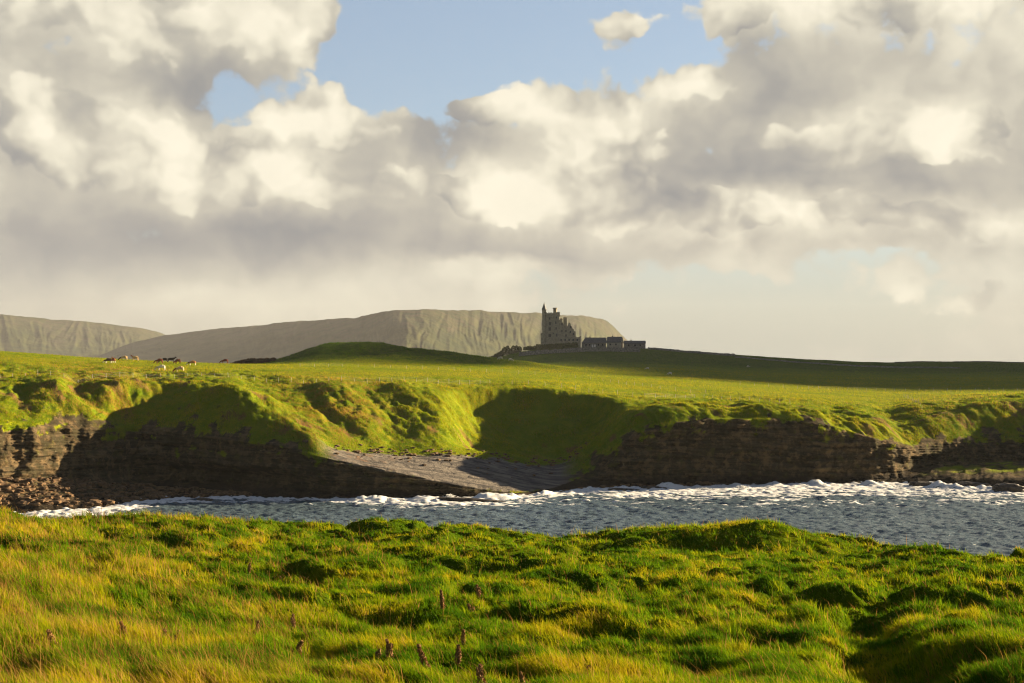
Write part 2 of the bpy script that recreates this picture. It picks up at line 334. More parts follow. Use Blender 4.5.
# the shaded bowl in the middle, and gullies and spurs running down the turf
PX_ = cols[None, :] * np.ones_like(TD)
bowl = sstep(PX_, 438, 478) * (1 - sstep(PX_, 596, 628)) * sstep(sec, 5.0, 5.35) * (1 - sstep(sec, 5.84, 6.0))
TH -= bowl * 4.8
ROW = HZ + (EYE - TH) * F / TD; sl_zone = sstep(sec, 4.05, 4.3) * (1 - sstep(sec, 5.9, 6.3))
isl_ = np.interp(cols, [310, 335, 560, 585], [0, 1, 1, 0])[None, :]
def rill(pts, width, dep, sharp=1.0):
    best = np.full(TD.shape, 1e9); wob = fbm(XW, TD, 7, 3, 47) * 9
    for (a0, a1), (b0, b1) in zip(pts[:-1], pts[1:]):
        vx, vy = b0 - a0, b1 - a1; q = np.clip(((PX_ - a0) * vx + (ROW - a1) * vy) / (vx * vx + vy * vy), 0, 1)
        best = np.minimum(best, np.abs(np.hypot(PX_ - a0 - q * vx, ROW - a1 - q * vy) + wob * (q > 0)))
    return sl_zone * dep * 0.55 * (0.85 + 0.4 * fbm(XW, TD, 9, 3, 46)) * (1 - isl_ * (1 - sstep(sec, 4.95, 5.4))) * np.exp(-(best / width) ** (1.4 * sharp))
for pts, wd_, dp_ in (([(368, 384), (384, 410), (398, 446)], 13, -1.7), ([(402, 382), (428, 412), (444, 458)], 12, 1.1), ([(306, 383), (322, 402), (352, 432)], 9, -1.8), ([(335, 384), (356, 406), (378, 440)], 9, 1.3),
                      ([(78, 386), (104, 404), (134, 428)], 12, -3.4), ([(52, 384), (72, 402), (92, 430)], 11, 2.2), ([(120, 384), (140, 398), (152, 412)], 8, 1.6), ([(20, 388), (34, 420)], 10, -2.0), ([(232, 385), (268, 402), (318, 446)], 9, 1.6),
                      ([(700, 408), (694, 424)], 12, -1.6), ([(735, 408), (748, 424)], 12, -1.6), ([(780, 410), (800, 424)], 14, 1.0), ([(835, 412), (868, 436)], 12, -1.6), ([(905, 400), (945, 440)], 11, 1.5), ([(880, 405), (912, 440)], 12, -1.2), ([(960, 400), (985, 436)], 16, -1.8)):
    TH += rill(pts, wd_, dp_)
fld = sstep(sec, 6.0, 7.0)
TH += fld * (fbm(XW, TD, 60, 3, 24) * 0.5 * (TD < 1300) + fbm(XW, TD, 9, 3, 25) * 0.10)
mound = np.exp(-((XW + 58) / 55) ** 2) * sstep(sec, 8.0, 8.6) * (1 - sstep(sec, 10, 11))
TH += mound * (fbm(XW, TD, 16, 4, 26) * 1.3 + fbm(XW, TD, 5, 3, 27) * 0.5)
hillw = sstep(sec, 10.5, 11.5) * (1 - sstep(sec, 14, 14.6))
TH += hillw * fbm(XW, TD, 45, 4, 28) * 0.9
# cliff face: bedding ledges dipping gently to the right, blocky relief
face = sstep(sec, 2.7, 3.05) * (1 - sstep(sec, 3.95, 4.25))
zz = TH + XW * 0.045 + fbm(XW, TH * 2, 12, 2, 31) * 0.8
step = (zz / 1.35) % 1.0; step2 = (zz / 0.55 + 0.3) % 1.0
vary = sstep(fbm(XW, zz * 0.5, 7, 3, 39), -0.35, 0.35)
led = sstep(step, 0.0, 0.9) * 1.2 * vary + sstep(step2, 0, 0.85) * 0.5 * (1 - vary)
blk = fbm(XW, zz * 1.3, 3.2, 5, 32, gain=0.62) * 2.2 + fbm(XW + 50, TH * 0.25, 4.0, 3, 33, ridge=True) * 0.8 + fbm(XW, TH * 0.6, 9.0, 3, 34) * 2.0
TD = TD + face * (blk * np.clip(rockiness, 0.35, 1) - led * 0.9 + 0.3)
# undercut along the foot of the left bay
under = np.exp(-((cols[None, :] - 225) / 85.0) ** 2) * sstep(sec, 3.0, 3.12) * (1 - sstep(sec, 3.30, 3.52))
TD = TD + under * 6.0
under2 = np.exp(-((cols[None, :] - 918) / 20.0) ** 2) * sstep(sec, 3.0, 3.12) * (1 - sstep(sec, 3.40, 3.7))
TD = TD + under2 * 5.0
# ledges and slab
low = sstep(sec, 1.2, 2.0) * (1 - sstep(sec, 2.9, 3.0))
TH += low * (fbm(XW, TD, 3.0, 4, 35, gain=0.6) * 0.6 + fbm(XW, TD * 2.2, 7.0, 2, 36) * 0.5)
isl = np.interp(cols, [310, 335, 560, 585], [0, 1, 1, 0])[None, :] * np.ones_like(TD)
slab = isl * sstep(sec, 3.9, 4.05) * (1 - sstep(sec, 4.9, 5.05))
plane_n = fbm(XW * 0.5 + TD * 0.15, TD * 1.4 + XW * 0.3, 2.5, 4, 37)
TH += slab * (plane_n * 0.12 + (np.floor((TD - XW * 0.12) / 3.2) % 2) * 0.16)
plat = np.interp(cols, [915, 945, 1900], [0, 1, 1])[None, :] * sstep(sec, 2.0, 2.1) * (1 - sstep(sec, 2.9, 3.05))
TH += plat * fbm(XW, TD, 4, 4, 38) * 0.5
XW = (cols[None, :] - 512) * TD / F
# what covers the ground
edge_n = fbm(XW, TH * 1.6, 5.0, 4, 41) * 0.33 + fbm(XW, TD, 1.6, 3, 42) * 0.12
rock = sstep(4.15 + edge_n * 2.6 - sec + 0.0, -0.06, 0.10)
rock = np.maximum(rock, slab * sstep(4.93 + edge_n * 0.4 - sec, -0.02, 0.06))
rock = rock * (1 - plat * sstep(fbm(XW, TD, 6, 3, 43), -0.15, 0.2) * sstep(sec, 2.3, 2.5))
strip = (sec > 4.2) & (sec < 5.4)
bare = sstep(fbm(XW + TD * 0.4, TD * 0.5, 5.0, 4, 44) - 0.28 * (1 - slope_w), 0.18, 0.34) * slope_w * (1 - sstep(sec, 5.3, 5.8)) * (1 - slab)
co = np.stack([XW, TD, TH], -1).reshape(-1, 3)
rust = np.exp(-((cols[None, :] - 335) / 60.0) ** 2) * slope_w + np.exp(-((cols[None, :] - 100) / 70.0) ** 2) * slope_w + 0.5 * np.exp(-((cols[None, :] - 960) / 60.0) ** 2) * slope_w

def ground_material():
    m_, t_, out = new_mat('turf_and_rock')
    ge = t_.n('ShaderNodeNewGeometry'); pos = ge.outputs['Position']; x_, y_, z_ = t_.xyz(pos)
    rk = attr(t_, 'rock'); br = attr(t_, 'bare'); sl = attr(t_, 'slab'); ru = attr(t_, 'rust'); dk = attr(t_, 'shaded_pasture')
    nb = t_.noise(pos, 0.035, 4, 0.6); nm = t_.noise(pos, 0.35, 5, 0.65); nf = t_.noise(pos, 2.2, 4, 0.7)
    g = t_.mix(t_.ss(nm, 0.35, 0.68), (0.095, 0.145, 0.003), (0.230, 0.225, 0.004))
    g = t_.mix(t_.ss(nb, 0.38, 0.62), g, t_.mix(0.6, g, (0.150, 0.190, 0.008)))
    g = t_.mix(t_.m('MULTIPLY', t_.ss(nf, 0.5, 0.75), 0.5), g, (0.06, 0.085, 0.008))
    g = t_.mix(t_.m('MULTIPLY', dk, 0.8), g, t_.mix(t_.ss(nm, 0.35, 0.65), (0.030, 0.066, 0.005), (0.070, 0.110, 0.010)))
    g = t_.mix(t_.m('MULTIPLY', ru, t_.ss(nm, 0.40, 0.66), clamp=True), g, (0.20, 0.125, 0.018))
    g = t_.mix(br, g, t_.mix(nf, (0.10, 0.060, 0.022), (0.20, 0.115, 0.040)))
    # rock: beds by height with a dip, cracked and stained
    zb = t_.m('ADD', z_, t_.m('MULTIPLY', x_, 0.045))
    bed = t_.noise(t_.comb(t_.m('MULTIPLY', x_, 0.10), t_.m('MULTIPLY', y_, 0.10), t_.m('MULTIPLY', zb, 1.5)), 1.0, 5, 0.65)
    blotch = t_.noise(pos, 0.45, 6, 0.65)
    rc = t_.mix(t_.ss(bed, 0.36, 0.64), (0.020, 0.015, 0.010), (0.085, 0.064, 0.040))
    rc = t_.mix(t_.m('MULTIPLY', t_.ss(blotch, 0.45, 0.66), 0.55), rc, (0.20, 0.140, 0.070))
    rc = t_.mix(t_.m('MULTIPLY', t_.ss(blotch, 0.55, 0.40), 0.6), rc, (0.045, 0.042, 0.022))
    rc = t_.mix(t_.m('MULTIPLY', t_.ss(nm, 0.57, 0.66), 0.5), rc, (0.09, 0.085, 0.02))
    # algae and wet rock just above the tide
    wet = t_.ss(t_.m('ADD', z_, t_.m('MULTIPLY', nm, 2.2)), 3.6, 2.0)
    rc = t_.mix(t_.m('MULTIPLY', wet, t_.m('SUBTRACT', 1.0, t_.m('MULTIPLY', sl, 0.8))), rc, (0.028, 0.022, 0.016))
    sb = t_.noise(t_.comb(t_.m('ADD', t_.m('MULTIPLY', x_, 0.07), t_.m('MULTIPLY', y_, 0.05)), t_.m('SUBTRACT', t_.m('MULTIPLY', y_, 0.7), t_.m('MULTIPLY', x_, 0.1)), z_), 1.0, 5, 0.65)
    slc = t_.mix(t_.ss(sb, 0.35, 0.65), (0.070, 0.065, 0.064), (0.215, 0.190, 0.162))
    slc = t_.mix(t_.m('MULTIPLY', t_.ss(nm, 0.5, 0.7), t_.ss(x_, -18.0, -34.0)), slc, (0.22, 0.11, 0.05))
    rc = t_.mix(sl, rc, slc)
    rc = t_.mix(t_.m('MULTIPLY', t_.ss(t_.noise(pos, 1.4, 5, 0.7), 0.60, 0.68), 0.35), rc, (0.24, 0.21, 0.14))
    col = t_.mix(rk, g, rc)
    hb = t_.m('ADD', t_.m('MULTIPLY', nf, 0.5), nm); hb = t_.m('ADD', hb, t_.m('MULTIPLY', bed, rk))
    principled(t_, out, col, 0.9, hb, 0.02, 0.45, 0.8)
    return m_
M_GROUND = ground_material()
hill_shade = np.clip(mound * 1.2 + hillw, 0, 1)  # mound and castle hill turf darkened, putting extra shade into its colour
land = link('terrain', mesh_from('terrain', co, grid_faces(*TD.shape), attrs={'rock': rock, 'bare': bare, 'slab': slab, 'rust': np.clip(rust, 0, 1), 'shaded_pasture': hill_shade}), M_GROUND)
tag(land, kind='structure')

def land_h(px, d):
    """ground height of the headland at a bearing and a distance"""
    c = (px - cols[0]) / 1.25; i = int(np.clip(math.floor(c), 0, NCOL - 2)); f_ = c - i
    a = np.interp(d, TD[100:, i], TH[100:, i]); b = np.interp(d, TD[100:, i + 1], TH[100:, i + 1])
    return a * (1 - f_) + b * f_
def land_xy(x, y): return land_h(512 + x * F / y, y)
# ---- sea: one sheet to the horizon, waves modelled across the inlet
pc = np.concatenate([[-60000, -20000, -8000, -3500, -1800], np.arange(-1100, 2124.1, 2.0), [3000, 5000, 9000, 21000, 60000]])
dr = np.concatenate([[60, 90, 120, 140], np.arange(150, 306, 0.45), np.arange(307, 350, 2.0), [400, 700, 1500, 3000, 6900]])
SD, SP = np.meshgrid(dr, pc, indexing='ij'); SX = np.clip((SP - 512) * SD / F, -6900, 6900)
Ecol = np.interp(SP, cols, D[1]); off = Ecol - SD          # metres of open water in front of the shore
ampl = sstep(SD, 140, 155) * (1 - sstep(SD, 330, 350)) * (np.abs(SP - 512) < 1610)
Wv = fbm(SX * 0.8 + SD * 0.15, SD, 5.5, 2, 51, ridge=True) * 0.24 + fbm(SX, SD * 1.3, 1.7, 3, 52) * 0.36 + fbm(SX * 0.3, SD, 16, 2, 53) * 0.25
# surf zone, wider on the right of the inlet
wide = np.interp(SP, [-900, 60, 110, 170, 330, 380, 560, 640, 760, 900, 960, 2000], [6, 12, 24, 7, 6, 13, 15, 26, 32, 30, 22, 16])
surf = np.exp(-np.clip(off, 0, 200) / wide) * (off > -6)
lines = fbm(SX * 0.16, (off) * 0.9 + SX * 0.03, 4.2, 4, 54, ridge=True)
fn = fbm(SX * 0.35, SD * 1.1, 2.4, 5, 55, gain=0.62)
foam = sstep(surf * 1.35 + (lines - 0.15) * 0.75 + fn * 1.0 - 0.62, 0.0, 0.42) * sstep(surf, 0.06, 0.30)
caps = sstep(fn * 0.8 + lines * 0.5 + Wv * 0.6, 0.80, 1.0) * 0.5
foam = np.clip(foam + caps * 0.3, 0, 1)
br_ = np.exp(-((off - 2.5) / 2.5) ** 2) * sstep(fbm(SX, SD * 0.2, 6.0, 3, 56), -0.2, 0.35) * np.interp(SP, [340, 380, 980, 1020], [0.15, 1, 1, 0.3])
foam = np.clip(foam + br_ * 0.6, 0, 1)
Wv += br_ * (0.9 + 0.8 * fn) + foam * (0.10 + 0.22 * fbm(SX, SD, 0.9, 2, 57))
sco = np.stack([SX, SD, Wv * ampl], -1).reshape(-1, 3)
m_, t_, out = new_mat('sea_water')
ge = t_.n('ShaderNodeNewGeometry'); pos = ge.outputs['Position']
fo = attr(t_, 'foam')
fnz = t_.noise(t_.v('MULTIPLY', pos, (0.6, 1.0, 1.0)), 2.2, 5, 0.7)
fm = t_.ss(t_.m('ADD', fo, t_.m('MULTIPLY', t_.m('SUBTRACT', fnz, 0.5), 2.6)), 0.42, 0.85)
fm = t_.m('MULTIPLY', fm, t_.ss(fo, 0.02, 0.2))
wn = t_.noise(t_.v('MULTIPLY', pos, (0.7, 1.0, 1.0)), 1.6, 5, 0.62)
wcol = t_.mix(t_.m('MULTIPLY', fo, 0.5), (0.075, 0.110, 0.138), (0.14, 0.20, 0.23))
b = t_.n('ShaderNodeBump'); t_.put(b, 'Height', wn); b.inputs['Distance'].default_value = 0.42; b.inputs['Strength'].default_value = 1.0
pw = t_.n('ShaderNodeBsdfPrincipled'); t_.l.new(wcol, pw.inputs['Base Color']); pw.inputs['Roughness'].default_value = 0.24
pw.inputs['IOR'].default_value = 1.33; t_.l.new(b.outputs[0], pw.inputs['Normal'])
pf_ = t_.n('ShaderNodeBsdfDiffuse'); pf_.inputs['Color'].default_value = (0.64, 0.65, 0.66, 1)
mx = t_.n('ShaderNodeMixShader'); t_.l.new(fm, mx.inputs[0]); t_.l.new(pw.outputs[0], mx.inputs[1]); t_.l.new(pf_.outputs[0], mx.inputs[2])
t_.l.new(mx.outputs[0], out.inputs[0])
sea = link('sea', mesh_from('sea', sco, grid_faces(*SD.shape), attrs={'foam': foam}), m_); tag(sea, kind='structure')
# ---- table mountains behind, with fluted faces
def mountain(name, crest, depth_front, lobes, seed, c0, c1, flute=1.0):
    px = np.arange(c0, c1 + .1, 1.0); cd_ = gauss(np.interp(px, [c[0] for c in crest], [c[1] for c in crest]), 6, 0)
    cy = gauss(np.interp(px, [c[0] for c in crest], [c[2] for c in crest]), 2.5, 0); ch = EYE + (HZ - cy) * cd_ / F
    xc = (px - 512) * cd_ / F
    n_face = 70; rows = []
    u = np.concatenate([np.linspace(0, 1, n_face), [1.06, 1.15, 1.4, 1.9]])[:, None]
    prof = np.where(u < 1, 0.62 * np.clip(u / 0.60, 0, 1) ** 1.5 * (u < 0.60) + (u >= 0.60) * (0.62 + 0.38 * np.clip((u - 0.60) / 0.26, 0, 1) ** 0.8), 1.0)
    d_ = cd_[None, :] - depth_front * (1 - u)
    arc = np.cumsum(np.hypot(np.gradient(xc), np.gradient(cd_)))[None, :]
    h_ = prof * ch[None, :]
    fw = np.clip(1 - np.abs(u - 0.60) / 0.42, 0, 1)
    fl = fbm(arc + fbm(arc, u * 400, 260, 3, seed + 5) * 80, u * 110, 66, 5, seed, ridge=True, gain=0.6) * (0.45 + 0.8 * sstep(fbm(arc, u * 100, 420, 2, seed + 7), -0.4, 0.4))
    d_ = d_ - fw * (fl - 0.2) * 52 * flute
    h_ = h_ + fbm(arc, d_, 160, 5, seed + 9) * 9 * np.clip(u, 0, 1) * (u < 0.97) 
    h_ = np.where(u > 1.01, ch[None, :] + (fbm(arc, d_, 200, 3, seed + 2) - 0.4) * 6 - (u - 1) * 60, h_)
    x_ = (px[None, :] - 512) * d_ / F
    cov = sstep(u + fbm(arc, u * 300, 120, 3, seed + 3) * 0.25, 0.5, 0.75) * np.ones_like(d_)
    me = mesh_from(name, np.stack([x_, d_ * np.ones_like(x_), h_ * np.ones_like(x_)], -1).reshape(-1, 3), grid_faces(*x_.shape), attrs={'crag': cov})
    o = link(name, me, M_HILL); tag(o, kind='structure'); return o
M_HILL, t_, out = new_mat('mountain_grass')
pos = t_.n('ShaderNodeNewGeometry').outputs['Position']; cr = attr(t_, 'crag')
n1_ = t_.noise(pos, 0.012, 6, 0.65); n2_ = t_.noise(t_.v('MULTIPLY', pos, (1, 1, 0.4)), 0.03, 5, 0.7)
g = t_.mix(t_.ss(n1_, 0.38, 0.64), (0.014, 0.024, 0.006), (0.044, 0.050, 0.014))
g = t_.mix(t_.m('MULTIPLY', cr, t_.ss(n2_, 0.42, 0.62)), g, (0.050, 0.041, 0.026))
principled(t_, out, g, 0.95, n2_, 0.1, 8.0, 0.7)
mountain('hills', [(-700, 6000, 305), (-250, 6000, 308), (0, 6100, 316), (60, 6250, 321), (110, 6380, 325), (140, 6450, 329), (158, 6560, 333), (172, 6650, 338), (200, 6700, 350), (240, 6700, 366)], 1300, None, 71, -700, 240, 0.85)
mountain('mountains', [(60, 5500, 372), (90, 5500, 361), (110, 5500, 352), (135, 5500, 343), (165, 5500, 336.5), (200, 5400, 332), (260, 5250, 326), (300, 5100, 322.5), (350, 4900, 320), (375, 4750, 315.5), (398, 4620, 312), (430, 4680, 311), (480, 5000, 312.5), (530, 5300, 314.5), (580, 5650, 317), (600, 5850, 319), (611, 6000, 324), (619, 6100, 334), (632, 6150, 346), (700, 6200, 372)], 1150, None, 81, 60, 700, 1.0)
# ---- tufted pasture on the headland: upright blades that catch the low sun
def land_d(px, yp, dmin=262, dmax=1150):
    dd = np.arange(dmin, dmax, 0.75); hh = np.array([land_h(px, q) for q in dd]); yy = HZ + (EYE - hh) * F / dd
    i = int(np.argmax(yy <= yp)); return float(dd[i])
def scatter_tufts():
    # sample the terrain grid with a density that follows how large each patch shows
    dX = np.gradient(XW, axis=1); dT = np.gradient(TD, axis=0); dZ = np.gradient(TH, axis=0)
    py_ = HZ + (EYE - TH) * F / TD
    dpy = np.abs(np.gradient(py_, axis=0))
    area = np.clip(dpy, 0.05, 4) * 1.25
    wgt = area * (1 - np.clip(rock * 1.1, 0, 1)) * (sec > 3.8) * (TD < 1120) * ((cols > -160) & (cols < 1190))[None, :] * (1 - 0.6 * bare)
    wgt = wgt * np.where(TD > 700, 0.6, 1.0)
    p = wgt.ravel(); cdf = np.cumsum(p); N = 520000
    k = np.searchsorted(cdf, rng.uniform(0, cdf[-1], N)); r_ = np.clip(k // NCOL, 0, TD.shape[0] - 2); c_ = np.clip(k % NCOL, 0, NCOL - 2)
    a = rng.uniform(0, 1, N); b = rng.uniform(0, 1, N)
    def smp(M): return (M[r_, c_] * (1 - a) + M[r_, c_ + 1] * a) * (1 - b) + (M[r_ + 1, c_] * (1 - a) + M[r_ + 1, c_ + 1] * a) * b
    x, y, z = smp(XW), smp(TD), smp(TH); ru = smp(rust); sc_ = smp(sec); hm = smp(hill_shade)
    q = fbm(x, y, 6, 3, 61); q2 = fbm(x, y, 30, 3, 62)
    hh = (0.13 + 0.22 * sstep(q, -0.2, 0.4) * (sc_ < 6.3) + 0.05 * (sc_ >= 6.3)) * rng.uniform(0.5, 1.4, N) * np.clip(y / 300, 1, 2.2)
    wdt = 0.10 * np.clip(y / 300, 1, 3) * rng.uniform(0.6, 1.3, N)
    pa = rng.uniform(0, math.pi, N); la = rng.normal(math.pi, 0.8, N); ln = hh * 0.45
    dx, dy = np.cos(pa) * wdt / 2, np.sin(pa) * wdt / 2
    P0 = np.stack([x - dx, y - dy, z - 0.05], -1); P1 = np.stack([x + dx, y + dy, z - 0.05], -1); P2 = np.stack([x + np.cos(la) * ln, y + np.sin(la) * ln, z + hh], -1)
    tint = np.clip(0.50 + q * 0.35 + q2 * 0.45 + fbm(x * 0.35 + y * 0.1, y, 14, 3, 63) * 0.30 + rng.normal(0, 0.13, N) + (sc_ > 6) * 0.22 - hm * 0.60, 0, 1)  # tufts on the shaded mound and hill are painted darker too
    dead = ((rng.uniform(0, 1, N) < 0.02 + 0.5 * ru * sstep(q, -0.15, 0.35) + 0.07 * (sc_ < 6.2)) & (hm < 0.5)).astype(float)
    co_ = np.stack([P0, P1, P2], 1).reshape(-1, 3); f3 = np.arange(N * 3).reshape(-1, 3)
    return mesh_from('field_grass', co_, None, f3, smooth=False, attrs={'tint': np.repeat(tint, 3), 'dead': np.repeat(dead, 3)})
# ---- near shore: hummocky clifftop pasture the camera stands on
fc = np.concatenate([np.arange(-2600, -420, 12.0), np.arange(-420, 1444.1, 2.4), np.arange(1460, 3620, 12.0)])
fdr = np.concatenate([[-60, -30, -10, 2, 6, 9, 12, 14, 16, 18, 20], np.arange(21, 92, 0.13)])
# knots (distance, height): ground descends towards the cliff edge; the edge's row varies with bearing
EP = [-2600, -300, -60, 0, 60, 100, 150, 200, 240, 300, 360, 430, 500, 560, 600, 660, 720, 790, 850, 880, 920, 1000, 1100, 3600]
EY = [508, 500, 500, 504, 512, 519, 521, 521.5, 519, 523, 524, 528, 526, 531, 534, 541, 543, 543, 541, 548, 551, 553, 551, 551]
ED = [60, 60, 61, 62, 64, 66, 69, 72, 72, 74, 76, 77, 76, 77, 78, 77, 76, 77, 78, 74, 72, 70, 70, 66]
def fore_base(px, d):
    ey = np.interp(px, EP, EY); ed = np.interp(px, EP, ED); he = H(ed, ey)
    h20 = np.interp(px, [-400, 0, 150, 350, 600, 1100], [21.4, 20.6, 20.2, 19.9, 19.8, 20.0])
    h45 = np.interp(px, [-400, 0, 120, 260, 420, 700, 1100], [20.4, 19.3, 18.9, 18.1, 17.8, 17.75, 17.9])
    a = np.clip((d - 20) / 25, 0, 1); b = np.clip((d - 45) / (ed - 45), 0, 1)
    h = np.where(d < 20, h20 + (20 - np.clip(d, -60, 20)) * 0.085 * np.clip((d + 70) / 90, 0.2, 1), np.where(d < 45, h20 * (1 - a) + h45 * a, h45 * (1 - b) + he * b))
    o = d - ed
    return h - np.where(o > 0, sstep(o, 0, 9) * 6 + sstep(o, 6, 12) * (h + 1), 0)
PATH = np.array([[X(52, 912), 52], [X(47, 888), 47], [X(41, 868), 41], [X(36, 862), 36], [X(31, 882), 31], [X(27, 905), 27], [X(22, 930), 22], [X(15, 960), 15]])
def seg_dist(x, y):
    best = np.full(np.shape(x), 1e9)
    for a, b in zip(PATH[:-1], PATH[1:]):
        v_ = b - a; L = (v_ ** 2).sum(); q = np.clip(((x - a[0]) * v_[0] + (y - a[1]) * v_[1]) / L, 0, 1)
        best = np.minimum(best, np.hypot(x - a[0] - q * v_[0], y - a[1] - q * v_[1]))
    return best
def fore_height(px, d):
    dd = np.maximum(d, 14.0); x = (px - 512) * dd / F
    h = fore_base(px, d)
    lim = sstep(d, 5, 12)
    wx_ = x + fbm(x, d, 4, 2, 91) * 1.2; wy_ = d + fbm(x, d, 4, 2, 92) * 1.2
    big = fbm(wx_, wy_, 9, 3, 93) * 0.75
    b1 = 1 - np.abs(perlin(wx_ / 4.0, wy_ / 3.2, 94)) * 2.0; b2 = 1 - np.abs(perlin(wx_ / 1.9, wy_ / 1.6, 95)) * 2
    hum = -np.clip(b1, 0, 1) ** 2 * 0.78 * sstep(fbm(x, d, 8, 2, 98), -0.40, 0.2) - np.clip(b2, 0, 1) ** 2 * 0.27
    top = np.interp(px, [585, 640, 700, 735, 756, 775, 800, 840, 860], [0, 0.6, 0.85, 1.0, 1.15, 1.08, 0.75, 0.15, 0])
    hum = hum * (1 - 0.9 * np.clip(top, 0, 1) * sstep(d, 64, 67)); big = big * (1 - 0.85 * np.clip(top, 0, 1) * sstep(d, 62, 66))
    h = h + (big + hum + fbm(x, d, 0.9, 3, 96) * 0.16) * lim * np.clip(0.5 + (d - 20) / 40, 0.5, 1.1)
    # the turf bank on the right of the middle
    top = np.interp(px, [585, 640, 700, 735, 756, 775, 800, 840, 860], [0, 0.6, 0.85, 1.0, 1.15, 1.08, 0.75, 0.15, 0])
    prof = np.where(d < 72, sstep(d, 68, 71.5), 1 - 0.6 * sstep(d, 73, 79))
    h = h + top * prof * 1.18
    top2 = np.interp(px, [855, 872, 884, 900, 1005, 1016, 1030], [0, 0.3, 0.0, 0, 0, 0.42, 0.1]); h = h + top2 * np.exp(-((d - 70.5) / 2.0) ** 2)
    sd_ = seg_dist(x, d)
    sd_ = sd_ + fbm(x, d, 1.8, 3, 97) * 0.5; w_ = 1.0
    h = h - np.exp(-(np.abs(sd_) / w_) ** 3) * 0.62 * sstep(d, 14, 20) * (1 - sstep(d, 46, 54))
    return h
FD, FP = np.meshgrid(fdr, fc, indexing='ij'); FX = (FP - 512) * np.maximum(FD, 14.0) / F
# spread the near and rear rows wide so that the ground also lies around and behind the camera
FX = np.where(FD < 14, (FP - 512) * 14.0 / F * (1 + (14 - FD) * 0.05), FX)
FH = fore_height(FP, FD)
m_, t_, out = new_mat('turf_soil')
pos = t_.n('ShaderNodeNewGeometry').outputs['Position']
a_ = t_.noise(pos, 0.5, 5, 0.65); b_ = t_.noise(pos, 6.0, 4, 0.7)
g = t_.mix(t_.ss(a_, 0.4, 0.65), (0.060, 0.115, 0.004), (0.150, 0.170, 0.005)); g = t_.mix(t_.m('MULTIPLY', b_, 0.6), g, (0.05, 0.075, 0.004))
principled(t_, out, g, 0.95, b_, 0.0, 0.25)
ground = link('ground', mesh_from('ground', np.stack([FX, FD * np.ones_like(FX), FH], -1).reshape(-1, 3), grid_faces(*FX.shape)), m_); tag(ground, kind='structure')

# ---- grass: individual blades, longer and tawnier on the left knoll, leaning left with the wind
NCL, PER = 112000, 13
cp = rng.uniform(-420, 1500, NCL); cdst = np.where(rng.uniform(0, 1, NCL) < 0.6, 1 / rng.uniform(1 / 80.0, 1 / 19.0, NCL), np.exp(rng.uniform(math.log(22), math.log(80), NCL)))
ed_ = np.interp(cp, EP, ED) + 1.5; keep = cdst < ed_; cp = cp[keep]; cdst = cdst[keep]
cxx = (cp - 512) * cdst / F
ctall = np.clip(0.30 + fbm(cxx, cdst, 2.6, 4, 101) * 1.3 + rng.normal(0, 0.22, len(cp)) + np.interp(cp, [-200, 0, 250, 420, 1300], [0.45, 0.45, 0.2, 0, 0]), 0, 1.5)
ctall = ctall * (1 - 0.6 * np.exp(-(seg_dist(cxx, cdst) / 0.8) ** 2)); ctint = rng.normal(0, 0.12, len(cp))
crad = (0.05 + 0.0022 * cdst) * rng.uniform(0.6, 1.5, len(cp))
tall = np.repeat(ctall, PER); nb_ = len(tall); oa = rng.uniform(0, 2 * math.pi, nb_); orr = np.sqrt(rng.uniform(0, 1, nb_)) * np.repeat(crad, PER)
gx = np.repeat(cxx, PER) + np.cos(oa) * orr; gd = np.repeat(cdst, PER) + np.sin(oa) * orr; gp = 512 + gx * F / gd; gh = fore_height(gp, gd)
L = (0.15 + 0.22 * tall) * rng.uniform(0.6, 1.35, nb_)
wd = np.clip(0.0055 + 0.00028 * gd, 0.007, 0.028) * rng.uniform(0.7, 1.3, nb_)
wv = fbm(gx, gd, 5, 2, 102); lean = np.clip(0.55 + wv * 0.5 + rng.normal(0, 0.22, nb_), 0.1, 1.3)
ex = -0.95 * lean + np.cos(oa) * 0.75 * orr / 0.09 * 0.6; ey = 0.12 * lean + np.sin(oa) * 0.75 * orr / 0.09 * 0.6 + rng.normal(0, 0.2, nb_)
ang_ = np.arctan2(ey, ex); lean = np.clip(np.hypot(ex, ey), 0.1, 1.35)
lx, ly = np.cos(ang_), np.sin(ang_); pa = rng.uniform(0, math.pi, nb_); tallstem = rng.uniform(0, 1, nb_) < 0.012 + 0.02 * np.interp(gp, [-200, 0, 250, 400], [1, 1, 0.5, 0]); L = np.where(tallstem, L * rng.uniform(1.5, 2.2, nb_), L); wd = np.where(tallstem, wd * 0.7, wd)
px_, py_ = np.cos(pa), np.sin(pa)
base = np.stack([gx, gd, gh - 0.03], -1); side_ = np.stack([px_, py_, 0 * px_], -1) * wd[:, None]
def at_(f_):
    th = lean * f_; return base + np.stack([lx * np.sin(th) * L * f_, ly * np.sin(th) * L * f_, np.cos(th) * L * f_], -1)
v0 = base - side_ / 2; v1 = base + side_ / 2; mpt = at_(0.55); v2 = mpt - side_ * 0.40; v3 = mpt + side_ * 0.40; v4 = at_(1.0)
bco = np.stack([v0, v1, v2, v3, v4], 1).reshape(-1, 3)
i0 = np.arange(nb_) * 5
q4 = np.stack([i0, i0 + 1, i0 + 3, i0 + 2], -1); q3 = np.stack([i0 + 2, i0 + 3, i0 + 4], -1)
patch = fbm(gx, gd, 3.2, 4, 103) + 0.5 * fbm(gx, gd, 0.9, 2, 104)
tint = np.clip(0.40 + patch * 1.0 + np.repeat(ctint, PER) + rng.normal(0, 0.07, nb_) + (tall - 0.5) * 0.25 + np.interp(gp, [-200, 60, 230, 330], [0.03, 0.05, 0.02, 0]), 0, 1)
